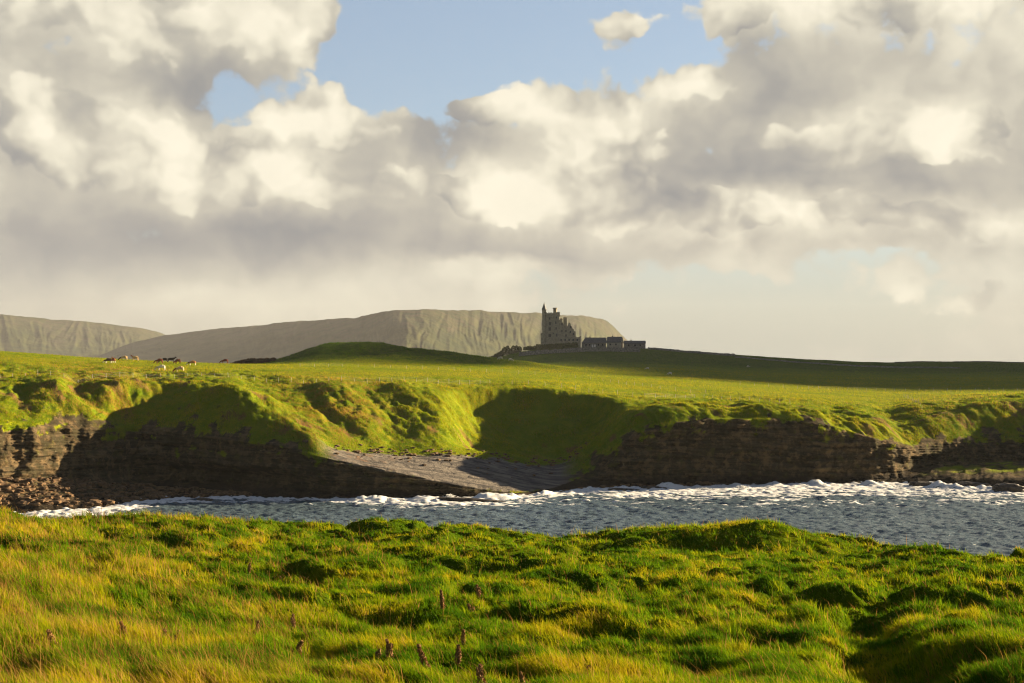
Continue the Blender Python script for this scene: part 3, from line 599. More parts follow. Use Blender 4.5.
dead = (rng.uniform(0, 1, nb_) < 0.025 + 0.17 * sstep(fbm(gx, gd, 4.5, 3, 105) + np.interp(gp, [-200, 100, 260, 400], [0.42, 0.42, 0.2, -0.2]), 0.1, 0.5)).astype(float)
stem = rng.uniform(0, 1, nb_) < 0.012 + 0.03 * np.interp(gp, [-200, 0, 250, 400], [1, 1, 0.5, 0]); dead = np.where(stem | tallstem, 1.0, dead)
def per(v_): return np.repeat(v_, 5)
m_, t_, out = new_mat('grass_blade')
ti = attr(t_, 'tint'); de = attr(t_, 'dead')
gcol = t_.ramp(ti, [(0.0, (0.040, 0.105, 0.004)), (0.35, (0.105, 0.200, 0.004)), (0.65, (0.235, 0.275, 0.004)), (1.0, (0.38, 0.310, 0.010))])
gcol = t_.mix(de, gcol, t_.mix(ti, (0.22, 0.10, 0.025), (0.42, 0.25, 0.07)))
df = t_.n('ShaderNodeBsdfDiffuse'); tr = t_.n('ShaderNodeBsdfTranslucent'); t_.l.new(gcol, df.inputs[0]); t_.l.new(gcol, tr.inputs[0])
mx = t_.n('ShaderNodeMixShader'); mx.inputs[0].default_value = 0.42; t_.l.new(df.outputs[0], mx.inputs[1]); t_.l.new(tr.outputs[0], mx.inputs[2]); t_.l.new(mx.outputs[0], out.inputs[0])
grass = link('grass', mesh_from('grass', bco, q4, q3, smooth=False, attrs={'tint': per(tint), 'dead': per(dead)}), m_)
tag(grass, 'windblown yellow green grass covering the near clifftop', 'grass', kind='stuff')
def fore_at(px, d): return float(fore_height(np.array([float(px)]), np.array([float(d)]))[0])
def fore_d(px, yp):
    """distance at which the near ground is seen at a row"""
    dd = np.linspace(22, 80, 600); hh = fore_height(np.full(600, float(px)), dd); yy = HZ + (EYE - hh) * F / dd
    i = np.argmax(yy <= yp); return float(dd[i])
fg = link('field_grass', scatter_tufts(), grass.data.materials[0]); tag(fg, 'short tufted pasture grass covering the headland fields', 'grass', kind='stuff')

# ---- solid helpers
class MB:
    def __init__(s): s.bm = bmesh.new()
    def box(s, x0, x1, y0, y1, z0, z1):
        v_ = [s.bm.verts.new(c) for c in ((x0, y0, z0), (x1, y0, z0), (x1, y1, z0), (x0, y1, z0), (x0, y0, z1), (x1, y0, z1), (x1, y1, z1), (x0, y1, z1))]
        for f_ in ((0, 3, 2, 1), (4, 5, 6, 7), (0, 1, 5, 4), (1, 2, 6, 5), (2, 3, 7, 6), (3, 0, 4, 7)): s.bm.faces.new([v_[i] for i in f_])
    def prism(s, pts, y0, y1):
        """outline in x,z drawn out along y"""
        a = [s.bm.verts.new((p[0], y0, p[1])) for p in pts]; b = [s.bm.verts.new((p[0], y1, p[1])) for p in pts]; n = len(pts)
        s.bm.faces.new(a); s.bm.faces.new(b[::-1])
        for i in range(n): s.bm.faces.new((a[i], b[i], b[(i + 1) % n], a[(i + 1) % n]))
    def prism_x(s, pts, x0, x1):
        a = [s.bm.verts.new((x0, p[0], p[1])) for p in pts]; b = [s.bm.verts.new((x1, p[0], p[1])) for p in pts]; n = len(pts)
        s.bm.faces.new(a[::-1]); s.bm.faces.new(b)
        for i in range(n): s.bm.faces.new((a[i], a[(i + 1) % n], b[(i + 1) % n], b[i]))
    def cone(s, x, y, z0, z1, r0, r1, n=14):
        a = [s.bm.verts.new((x + r0 * math.cos(k * 2 * math.pi / n), y + r0 * math.sin(k * 2 * math.pi / n), z0)) for k in range(n)]
        if r1 < 1e-3:
            t0 = s.bm.verts.new((x, y, z1))
            for k in range(n): s.bm.faces.new((a[k], a[(k + 1) % n], t0))
        else:
            b = [s.bm.verts.new((x + r1 * math.cos(k * 2 * math.pi / n), y + r1 * math.sin(k * 2 * math.pi / n), z1)) for k in range(n)]
            for k in range(n): s.bm.faces.new((a[k], a[(k + 1) % n], b[(k + 1) % n], b[k]))
            s.bm.faces.new(b)
        s.bm.faces.new(a[::-1])
    def build(s, name, mat, parent=None, smooth=False):
        bmesh.ops.recalc_face_normals(s.bm, faces=s.bm.faces)
        me = bpy.data.meshes.new(name); s.bm.to_mesh(me); s.bm.free()
        if smooth: me.polygons.foreach_set('use_smooth', [True] * len(me.polygons))
        return link(name, me, mat, parent)
def empty(name, loc, rz=0, label=None, cat=None, group=None):
    o = bpy.data.objects.new(name, None); COL.objects.link(o); o.location = loc; o.rotation_euler = (0, 0, rz); o.empty_display_size = 0.5
    return tag(o, label, cat, group)

M_STONE = simple_mat('castle_stone', (0.20, 0.18, 0.13), (0.40, 0.36, 0.26), 0.8, 0.9, 0.08)
M_STONE2 = simple_mat('rubble_stone', (0.12, 0.115, 0.10), (0.30, 0.28, 0.24), 1.2, 0.9, 0.15)
M_DSTONE = simple_mat('mossy_stone', (0.06, 0.065, 0.035), (0.16, 0.15, 0.10), 1.2, 0.9, 0.1)
M_SLATE = simple_mat('slate', (0.055, 0.06, 0.065), (0.11, 0.115, 0.12), 1.5, 0.6, 0.03)
M_BARN = simple_mat('barn_render', (0.26, 0.24, 0.19), (0.36, 0.33, 0.26), 0.8, 0.9, 0.02)
M_BRICK = simple_mat('brown_boards', (0.10, 0.06, 0.035), (0.16, 0.10, 0.06), 1.0, 0.9, 0.02)
M_DARK = simple_mat('dark_glass', (0.015, 0.017, 0.02), (0.03, 0.033, 0.036), 1.0, 0.25, 0)
M_WHITE = simple_mat('white_paint', (0.62, 0.61, 0.57), (0.75, 0.73, 0.68), 1.0, 0.6, 0)
M_POST = simple_mat('weathered_post', (0.30, 0.27, 0.21), (0.52, 0.48, 0.38), 6.0, 0.8, 0.01)
M_WIRE = simple_mat('wire', (0.25, 0.25, 0.25), (0.4, 0.4, 0.4), 1.0, 0.5, 0)
M_DROCK = simple_mat('wet_rock', (0.022, 0.018, 0.014), (0.075, 0.058, 0.042), 1.3, 0.55, 0.12, 0.4)
M_RUBBLE = simple_mat('shore_stone', (0.045, 0.028, 0.016), (0.19, 0.11, 0.05), 1.0, 0.85, 0.1)

# ---- castle
U = 0.7275                      # metres per picture column at the castle
CPX, CD = 560.0, 1034.0
cz = land_h(CPX, CD) - 0.6
castle = empty('castle', (X(CD, CPX), CD, cz), 0, 'grey stone castle with a pointed corner turret standing on the hill crest', 'castle')
def cx(p_): return (p_ - CPX) * U
def chh(row): return (H(CD, row) - cz)
tw = MB(); tw.box(cx(546.3), cx(559.2), 0, 11, 0, chh(314.2)); tw.box(cx(545.9), cx(559.6), -0.35, 11.35, chh(314.2), chh(313.2))
for k in range(8):
    q = cx(546.0) + k * (cx(559.5) - cx(546.0) - 0.7) / 7; tw.box(q, q + 0.7, -0.35, 0.15, chh(313.2), chh(312.2))
wall_t = tw.build('tower', M_STONE, castle)
ct = MB(); ct.cone(cx(544.2), 1.4, 0, chh(311), 1.55, 1.45); ct.cone(cx(544.2), 1.4, chh(311), chh(309.6), 1.5, 1.75)
ct.cone(cx(543.4), 1.2, 0, chh(333), 2.1, 1.95)
tur = ct.build('corner_turret', M_STONE, castle)
sp = MB(); sp.cone(cx(544.2), 1.4, chh(309.6), chh(302.6), 1.8, 0.12, 16); sp.cone(cx(544.2), 1.4, chh(302.6), chh(301.0), 0.1, 0.0, 6); sp.build('spire', M_SLATE, tur)
st = MB(); st.cone(cx(555.2), 3.0, chh(314), chh(308.8), 1.35, 1.35); st.cone(cx(555.2), 3.0, chh(308.8), chh(307.6), 1.7, 1.7)
st.box(cx(557.2), cx(559.9), 0.4, 4, chh(316.5), chh(312.0)); st.build('roof_turret', M_STONE, castle)
gb = MB(); gb.prism([(cx(559.2), 0), (cx(575.8), 0), (cx(575.8), chh(331.5)), (cx(574.2), chh(331)), (cx(573.6), chh(329)), (cx(572.6), chh(328.6)), (cx(572.2), chh(326.6)), (cx(571.2), chh(326.2)), (cx(570.6), chh(323.5)), (cx(569.8), chh(322.6)), (cx(568.8), chh(322.6)), (cx(567.8), chh(325.6)), (cx(566.4), chh(327)), (cx(564.6), chh(328)), (cx(562.2), chh(321)), (cx(559.2), chh(319.5))], 1.2, 9.5)
gb.build('gabled_wing', M_STONE, castle)
pn = MB(); pn.cone(cx(569.3), 2.0, chh(322.6), chh(319.6), 0.45, 0.0, 8); pn.build('pinnacle', M_STONE, castle)
for a, b, top in ((560.2, 562.6, 318.6), (563.6, 567.0, 317.2)):
    c_ = MB(); c_.box(cx(a), cx(b), 3.2, 5.6, chh(328.2), chh(top + .8)); c_.box(cx(a) - .15, cx(b) + .15, 3.05, 5.75, chh(top + .8), chh(top))
    for k in range(2): c_.cone(cx(a) + (cx(b) - cx(a)) * (0.3 + 0.4 * k), 4.4, chh(top), chh(top - 0.9), 0.28, 0.22, 8)
    c_.build('chimney', M_STONE, castle)
lw = MB(); lw.box(cx(557.5), cx(580.5), -3.2, 1.1, 0, chh(337.8)); lw.box(cx(557.2), cx(580.9), -3.4, 1.15, chh(337.8), chh(337.2)); lw.box(cx(579.4), cx(580.7), -3.2, -1.9, chh(337.2), chh(336.2))
lw.build('low_wing', M_STONE, castle)
def win(px, row, w_=0.9, h_=1.5, y=0.0, par=castle):
    m1 = MB(); x = cx(px); z = chh(row); m1.box(x - w_ / 2 - .14, x + w_ / 2 + .14, y - .10, y + .04, z - h_ / 2 - .16, z - h_ / 2)
    m1.box(x - w_ / 2 - .14, x - w_ / 2, y - .10, y + .04, z - h_ / 2, z + h_ / 2); m1.box(x + w_ / 2, x + w_ / 2 + .14, y - .10, y + .04, z - h_ / 2, z + h_ / 2); m1.box(x - w_ / 2 - .14, x + w_ / 2 + .14, y - .10, y + .04, z + h_ / 2, z + h_ / 2 + .16)
    o = m1.build('window', M_STONE2, par); m2 = MB(); m2.box(x - w_ / 2, x + w_ / 2, y - .03, y + .02, z - h_ / 2, z + h_ / 2); m2.build('pane', M_DARK, o)
for px, row, ww_, hh_ in ((549.6, 318.5, 1.0, 1.6), (556.4, 317.5, .8, 1.3), (550, 323.5, 1.6, 2.0), (555.8, 322.6, .8, 1.6), (549.8, 329, 1.6, 2.4), (556.2, 328.4, .8, 1.5), (553.2, 333.5, .7, 1.2), (549.8, 335.5, 1.8, 2.2), (556.6, 335, 1.2, 2.0)): win(px, row, ww_, hh_)
for px, row in ((562, 324), (562, 331), (566, 331), (570.5, 327), (570.5, 332), (573.6, 334), (566, 335.5)): win(px, row, y=1.2)
for px in (561, 565, 569, 573, 577): win(px, 340, 1.0, 1.4, -3.2)

# ---- farm buildings beside the castle
def house(name, label, px0, px1, dist, eave, ridge, depth, wmat, hip0=0.0, hip1=0.0, rz=0, doors=(), wins=(), gable=None):
    xc = X(dist, (px0 + px1) / 2); base = land_h((px0 + px1) / 2, dist) - 0.7; hw = (px1 - px0) / 2 * dist / F
    o = empty(name, (xc, dist, base), rz, label, 'barn', 'farm buildings beside the castle')
    e, r_ = H(dist, eave) - base, H(dist, ridge) - base
    m1 = MB(); m1.prism_x([(0, 0), (depth, 0), (depth, e), (depth / 2, r_ - 0.05 if not hip1 else e), (0, e)], -hw, hw) if not hip0 else m1.box(-hw, hw, 0, depth, 0, e)
    wl = m1.build('wall', wmat, o)
    bm = bmesh.new(); ov = 0.35
    lo = [bm.verts.new(c) for c in ((-hw - ov, -ov, e), (hw + ov, -ov, e), (hw + ov, depth + ov, e), (-hw - ov, depth + ov, e))]
    up = [bm.verts.new((-hw - ov + hip0, depth / 2, r_ + .12)), bm.verts.new((hw + ov - hip1, depth / 2, r_ + .12))]
    bm.faces.new((lo[0], lo[1], up[1], up[0])); bm.faces.new((lo[2], lo[3], up[0], up[1]))
    if hip0: bm.faces.new((lo[3], lo[0], up[0]))
    me = bpy.data.meshes.new('roof'); ex = bmesh.ops.extrude_face_region(bm, geom=list(bm.faces))
    for v_ in ex['geom']:
        if isinstance(v_, bmesh.types.BMVert): v_.co.z += 0.16
    bmesh.ops.recalc_face_normals(bm, faces=bm.faces); bm.to_mesh(me); bm.free(); rf = link('roof', me, M_SLATE, o)
    cm = MB(); cm.box(-hw * 0.4, -hw * 0.4 + 0.9, depth / 2 - .5, depth / 2 + .5, r_ - .2, r_ + 1.0); cm.build('chimney', M_STONE, rf)
    for q in doors: d_ = MB(); d_.box(q * hw - .55, q * hw + .55, -.07, .03, 0.5, min(2.9, e - .1)); d_.build('door', M_WHITE, o)
    for q in wins: w_ = MB(); w_.box(q * hw - .45, q * hw + .45, -.06, .03, e - 1.9, e - .7); w_.build('window', M_DARK, o)
    return o, hw, e, r_
house('barn', 'long slate roofed farm building nearest the castle, its left roof end sloping', 582.5, 606, 1024, 343, 337.8, 8, M_STONE2, hip0=2.6, doors=(-0.15, 0.05), wins=(-0.7, -0.4, 0.35, 0.7))
b2, hw, e, r_ = house('barn', 'pale walled barn between two darker farm buildings, its gable end to the right', 606.6, 621, 1012, 342.6, 337.0, 8, M_BARN, wins=(-0.5, 0.3))
b2.rotation_euler.z = R(-14)
g_ = MB(); g_.box(hw - 0.02, hw + .10, 1.6, 6.2, 0.3, e + .5); g_.build('barn_door', M_BRICK, b2)
house('barn', 'low shallow roofed shed at the right end of the farm buildings', 624.5, 645.5, 1018, 343.6, 341.0, 7, M_STONE2, wins=(-0.6, 0.0, 0.5))

# ---- dry-stone walls: thick uneven courses following the ground
def stone_wall(pts, h_, label, group=None, th=0.6, name='stone_wall', mat=None, zoff=0.0):
    n = []; 
    for (a, b) in zip(pts[:-1], pts[1:]):
        k = max(2, int(math.hypot(b[0] - a[0], b[1] - a[1]) / 1.5))
        for i in range(k): n.append((a[0] + (b[0] - a[0]) * i / k, a[1] + (b[1] - a[1]) * i / k))
    n.append(pts[-1]); n = np.array(n); tg = np.gradient(n, axis=0); tg /= np.linalg.norm(tg, axis=1)[:, None]; nr = np.stack([-tg[:, 1], tg[:, 0]], -1)
    z0 = np.array([land_xy(x, y) for x, y in n]); hh = h_ * (1 + rng.uniform(-0.16, 0.16, len(n)))
    rows = []
    for (s_, zf) in ((-0.5, -0.6), (-0.5, 0.55), (-0.38, 1.0), (0.38, 1.0), (0.5, 0.55), (0.5, -0.6)):
        jit = rng.uniform(-0.06, 0.06, len(n)); rows.append(np.column_stack([n + nr * (th * s_ + jit)[:, None], z0 + np.where(zf < 0, -0.6, zf * hh) + zoff]))
    A = np.stack(rows); f_ = grid_faces(*A.shape[:2]); nc = A.shape[1]
    f_ = np.concatenate([f_, [[0, nc, 2 * nc, 3 * nc]], [[0, 3 * nc, 4 * nc, 5 * nc]]])
    o = link(name, mesh_from(name, A.reshape(-1, 3), f_, smooth=False), mat or M_STONE2); return tag(o, label, 'wall', group)
def W2(px, d): return (X(d, px), d)
stone_wall([W2(519, 968), W2(560, 960), W2(600, 958), W2(640, 966)], 2.7, 'tall grey stone wall running in front of the castle and barns', name='garden_wall')
stone_wall([W2(648, 1000), W2(670, 992), W2(700, 985), W2(735, 985)], 1.5, 'grey stone wall on the slope right of the farm sheds')
stone_wall([W2(895, 1012), W2(915, 1020), W2(960, 1026), W2(1024, 1030), W2(1120, 1030)], 0.8, 'uneven stone wall along the skyline at the far right', mat=M_DSTONE)
stone_wall([W2(735, 960), W2(790, 930), W2(850, 900), W2(960, 880)], 0.9, 'faint stone wall crossing the shaded hillside')

# ---- wire fences
def fence(pts, label, h_=1.15, step_=2.7, jit=0.12):
    P_ = [W2(px, land_d(px, row)) for px, row in pts]
    L_ = [0]; 
    for a, b in zip(P_[:-1], P_[1:]): L_.append(L_[-1] + math.hypot(b[0] - a[0], b[1] - a[1]))
    n = min(96, int(L_[-1] / step_)); o = None; tops = []
    first = None
    for k in range(n + 1):
        s_ = L_[-1] * k / n; x = float(np.interp(s_, L_, [p[0] for p in P_])); y = float(np.interp(s_, L_, [p[1] for p in P_])); z = land_xy(x, y)
        if o is None:
            o = empty('wire_fence', (x, y, z), 0, label, 'fence'); ox, oy, oz = x, y, z
            pb = MB(); pb.cone(0, 0, -0.3, h_, 0.055, 0.045, 7); first = pb.build('post', M_POST, o); pst = first
        else: pst = first.copy(); COL.objects.link(pst); pst.parent = o
        pst.location = (x - ox, y - oy, z - oz); pst.rotation_euler = (rng.normal(0, jit * .5), rng.normal(0, jit * .5), 0); pst.scale = (1, 1, rng.uniform(0.8, 1.15))
        tops.append((x - ox, y - oy, z - oz))
    bm = bmesh.new()
    for hz in (0.35, 0.7, 1.02):
        for a, b in zip(tops[:-1], tops[1:]):
            v_ = [bm.verts.new((a[0], a[1], a[2] + hz)), bm.verts.new((b[0], b[1], b[2] + hz)), bm.verts.new((b[0], b[1], b[2] + hz + .012)), bm.verts.new((a[0], a[1], a[2] + hz + .012)),
                  bm.verts.new((a[0], a[1] + .012, a[2] + hz)), bm.verts.new((b[0], b[1] + .012, b[2] + hz))]
            bm.faces.new(v_[:4]); bm.faces.new((v_[0], v_[4], v_[5], v_[1])); bm.faces.new((v_[3], v_[2], v_[5], v_[4]))
    me = bpy.data.meshes.new('wire'); bm.to_mesh(me); bm.free(); link('wire', me, M_WIRE, o)
    return o
fence([(-60, 377), (60, 377), (150, 378), (260, 381), (340, 381), (420, 382), (490, 384)], 'pale post and wire fence along the clifftop below the grazing cattle', step_=3.6)
fence([(512, 385), (560, 388), (600, 393), (640, 399), (700, 398), (790, 405)], 'wire fence descending to the right above the shaded gully', step_=4.4)
fence([(300, 367), (345, 367), (400, 368.5), (455, 371), (535, 375)], 'distant wire fence at the foot of the low green mound', step_=5.0)
fence([(560, 377), (600, 381), (660, 389), (706, 394)], 'wire fence crossing the bright field below the castle', step_=5.0)
fence([(740, 385), (800, 389), (900, 391), (1060, 392)], 'far wire fence where the bright field meets the shaded hill', step_=4.5)

fence([(904, 397), (913, 402), (922, 410)], 'short wire fence at the right hand corner of the bright green field', step_=8)
# ---- foliage clumps
def leaf_mesh(name, blobs, n_per, size, seed):
    r2 = np.random.default_rng(seed); C = []
    for (x, y, z, rx, ry, rz) in blobs:
        v_ = r2.normal(0, 1, (n_per, 3)); v_ /= np.linalg.norm(v_, axis=1)[:, None]; rr = r2.uniform(0.55, 1.0, n_per) ** 0.6
        C.append(np.array([x, y, z]) + v_ * rr[:, None] * np.array([rx, ry, rz]))
    C = np.concatenate(C); n = len(C); a = r2.normal(0, 1, (n, 3)); a /= np.linalg.norm(a, axis=1)[:, None]; b = np.cross(a, r2.normal(0, 1, (n, 3))); b /= np.linalg.norm(b, axis=1)[:, None]
    s_ = size * r2.uniform(0.6, 1.4, n)[:, None]; C[:, 2] = np.maximum(C[:, 2], 0.05)
    co_ = np.stack([C - a * s_, C + b * s_ * .6, C + a * s_, C - b * s_ * .6], 1).reshape(-1, 3)
    return mesh_from(name, co_, np.arange(n * 4).reshape(-1, 4), smooth=False)
M_LEAF = simple_mat('dark_leaf', (0.025, 0.045, 0.010), (0.065, 0.085, 0.018), 0.6, 0.8, 0)
M_LEAF2 = simple_mat('hedge_leaf', (0.045, 0.075, 0.010), (0.10, 0.12, 0.018), 0.6, 0.8, 0)
M_HEATH = simple_mat('heather', (0.05, 0.035, 0.015), (0.11, 0.065, 0.03), 0.6, 0.9, 0)
M_TWIG = simple_mat('bark', (0.06, 0.05, 0.035), (0.10, 0.08, 0.06), 4, 0.9, 0)
def bushes(name, label, cat, pa, pb, dist, h_, mat, n=12, seed=1, size=0.32, depth=2.0, npb=170, prof=None):
    x0, x1 = X(dist, pa), X(dist, pb); xc = (x0 + x1) / 2; zb = land_h((pa + pb) / 2, dist)
    o = empty(name, (xc, dist, zb - 0.1), 0, label, cat); r2 = random.Random(seed); bl = []
    tb = MB()
    for k in range(n):
        x = x0 + (x1 - x0) * (k + .5) / n; hh = h_ * (prof[k % len(prof)] if prof else 1) * r2.uniform(.85, 1.15); dz = land_xy(x, dist) - zb
        bl.append((x - xc, r2.uniform(-.5, .5), dz + hh * .5, (x1 - x0) / n * .85, depth * .6, hh * .55))
        tb.cone(x - xc, 0, dz - .3, dz + hh * .5, .12, .05, 6)
    link('foliage', leaf_mesh('foliage', bl, npb, size, seed), mat, o); tb.build('stem', M_TWIG, o); return o
bushes('hedge', 'long clipped green hedge on top of the bank before the castle', 'hedge', 524, 577, 1002, 3.9, M_LEAF2, n=22, seed=3, npb=420, size=.4)
bushes('thorn_bush', 'dark wind bent bushes at the left foot of the castle hill', 'bush', 486, 503, 1010, 2.6, M_LEAF, n=6, seed=4, npb=420, size=.4, prof=[.5, .8, .9, 1, 1.2, 1.3])
bushes('thorn_bush', 'taller clump of dark bushes left of the castle', 'bush', 500, 521, 1016, 4.6, M_LEAF, n=7, seed=5, npb=420, size=.4, prof=[.9, 1.3, 1.35, 1, 1.1, 1.0, .9])
bushes('heather_scrub', 'low dark reddish scrub on the skyline left of the mound', 'scrub', 231, 275, 560, 2.0, M_HEATH, n=14, seed=6, npb=420, size=.3, prof=[.4, .7, .9, 1, 1, 1.1, 1, 1, .95, .9, .8, .8, .7, .6])

# ---- animals grown over a jointed skeleton
def skin_mesh(name, verts, edges, root=0, sub=1):
    me = bpy.data.meshes.new(name + '_skeleton'); me.from_pydata([v_[:3] for v_ in verts], edges, [])
    o = bpy.data.objects.new(name + '_skeleton', me); COL.objects.link(o)
    o.modifiers.new('skin', 'SKIN'); 
    for i, v_ in enumerate(verts): sv = me.skin_vertices[0].data[i]; sv.radius = (v_[3], v_[4] if len(v_) > 4 else v_[3]); sv.use_root = (i == root)
    s_ = o.modifiers.new('sub', 'SUBSURF'); s_.levels = sub; s_.render_levels = sub
    bpy.context.view_layer.update(); dg = bpy.context.evaluated_depsgraph_get()
    out_ = bpy.data.meshes.new_from_object(o.evaluated_get(dg)); out_.name = name; bpy.data.objects.remove(o); bpy.data.meshes.remove(me)
    out_.polygons.foreach_set('use_smooth', [True] * len(out_.polygons)); return out_
def quadruped(name, L_, Hs, rb, rl, grazing, neck=1.0):
    hd = (L_ * .98, 0, Hs * .22) if grazing else (L_ * .80, 0, Hs * 1.18)
    mz = (L_ * 1.10, 0, Hs * .06) if grazing else (L_ * 1.02, 0, Hs * 1.05)
    nk = (L_ * .72, 0, Hs * .62) if grazing else (L_ * .64, 0, Hs * .98)
    v_ = [(0, 0, Hs * .74, rb), (-L_ * .42, 0, Hs * .80, rb * .88), (L_ * .40, 0, Hs * .78, rb * .92), (*nk, rb * .5), (*hd, rb * .38), (*mz, rb * .24),
          (-L_ * .56, 0, Hs * .86, rl * .8), (-L_ * .60, 0, Hs * .45, rl * .5)]
    e = [(0, 1), (0, 2), (2, 3), (3, 4), (4, 5), (1, 6), (6, 7)]
    for s_ in (-1, 1):
        b = len(v_); y = s_ * rb * .55
        v_ += [(L_ * .42, y, Hs * .55, rl * 1.7), (L_ * .41, y, Hs * .30, rl), (L_ * .42, y, 0.02, rl * .8)]; e += [(2, b), (b, b + 1), (b + 1, b + 2)]
        b = len(v_)
        v_ += [(-L_ * .42, y, Hs * .55, rl * 2.1), (-L_ * .52, y, Hs * .34, rl * 1.05), (-L_ * .46, y, 0.02, rl * .8)]; e += [(1, b), (b, b + 1), (b + 1, b + 2)]
    return skin_mesh(name, v_, e)
def hide(name, body, head, legs=None, pat=None):
    m_, t_, out = new_mat(name); tc_ = t_.n('ShaderNodeTexCoord'); p_ = tc_.outputs['Object']; x_, y_, z_ = t_.xyz(p_)
    n_ = t_.noise(p_, 1.6, 2, 0.5); c = t_.mix(t_.ss(n_, 0.3, 0.7), body, tuple(q * .75 for q in body))
    if pat: c = t_.mix(t_.ss(n_, 0.50, 0.54), c, pat)
    c = t_.mix(t_.ss(x_, 0.72, 0.86), c, head)
    if legs: c = t_.mix(t_.ss(z_, 0.62, 0.45), c, legs)
    principled(t_, out, c, 0.8, None, 0.2); return m_
cow_g = quadruped('body', 1.55, 1.25, 0.40, 0.085, True); cow_s = quadruped('body', 1.55, 1.25, 0.40, 0.085, False)
def horned(parent, grazing):
    m1 = MB(); hx, hz = (1.46, .38) if grazing else (1.22, 1.62)
    for s_ in (-1, 1): m1.box(hx - .06, hx + .06, s_ * .16 - .10, s_ * .16 + .10, hz - .04, hz + .03)
    return m1
RB, BK, WH, CR, OR = (0.24, 0.075, 0.022), (0.02, 0.016, 0.014), (0.72, 0.68, 0.55), (0.58, 0.40, 0.20), (0.40, 0.18, 0.06)
herd = [  # px, feet row, graze, facing (180 = head left), hide, label
    (108.5, 363.5, 1, 170, ('dark_brown', (.07, .03, .015), (.05, .02, .01), WH), 'dark brown cow with pale legs, leftmost of the herd'),
    (113.5, 363.2, 0, 120, ('rust_red', RB, RB, WH), 'rust red cow standing against the leftmost dark cow'),
    (124.0, 360.6, 1, 185, ('cream_dark_head', CR, (.05, .02, .012), None), 'cream cow with nearly black head near the skyline'),
    (135.5, 361.0, 0, 165, ('cream_brown_head', CR, (.13, .045, .02), None), 'cream cow with brown head standing alone near the skyline'),
    (159.5, 363.5, 1, 175, ('red_brown', (.18, .05, .02), (.12, .03, .015), None), 'red brown cow just left of the two black cattle'),
    (164.5, 362.8, 1, 190, ('black', BK, BK, None), 'left one of two black cattle'),
    (171.0, 362.6, 0, 10, ('black', BK, BK, None), 'right one of two black cattle, head to the right'),
    (178.0, 363.8, 1, 150, ('brown', (.16, .06, .03), (.16, .06, .03), None), 'plain brown cow just right of the black cattle'),
    (192.5, 365.6, 1, 180, ('orange_dark_head', OR, (.06, .02, .012), WH), 'orange brown cow with dark head near the right end of the herd'),
    (161.5, 370.6, 1, 180, ('white', WH, (.66, .60, .46), None), 'white cow grazing below the rest of the herd'),
    (180.0, 372.2, 1, 178, ('cream_red_head', (.66, .48, .26), (.22, .06, .03), None), 'pale cream cow with red head, lowest in the field'),
    (225.0, 363.6, 1, 185, ('dark_red', (.13, .03, .015), (.10, .02, .012), None), 'dark red cow far right of the herd beside the scrub')]
hides = {}
for px, row, gz, rot, hd_, lab in herd:
    d_ = land_d(px, row); z = land_h(px, d_)
    o = empty('cow', (X(d_, px), d_, z), R(rot), lab, 'cow', 'cattle grazing on the clifftop field'); o.scale = (1.12,) * 3
    if hd_[0] not in hides: hides[hd_[0]] = hide(hd_[0], hd_[1], hd_[2], hd_[3])
    b = bpy.data.objects.new('body', (cow_g if gz else cow_s).copy()); COL.objects.link(b); b.parent = o; b.data.materials.append(hides[hd_[0]])
    horned(o, gz).build('ears', hides[hd_[0]], o)
sheep_me = quadruped('body', 0.95, 0.72, 0.29, 0.05, True)
M_WOOL = hide('wool', (0.66, 0.62, 0.50), (0.6, 0.55, 0.45)); sheep_me.materials.append(M_WOOL)
for px, row, rot, lab in ((500.5, 359.6, 180, 'white sheep on the mound tail, left one of two'), (510.5, 361.2, 0, 'white sheep on the mound tail, right one of two'), (647.5, 369.5, 170, 'small white sheep on the shaded hill below the sheds'),
                          (670, 374.8, 190, 'white sheep at the lower edge of the shaded hill'), (748, 367.5, 0, 'lone white sheep high on the shaded hillside')):
    d_ = land_d(px, row, 400); o = empty('sheep', (X(d_, px), d_, land_h(px, d_)), R(rot), lab, 'sheep', 'sheep scattered over the hill'); o.scale = (1.35,) * 3
    b = bpy.data.objects.new('body', sheep_me); COL.objects.link(b); b.parent = o

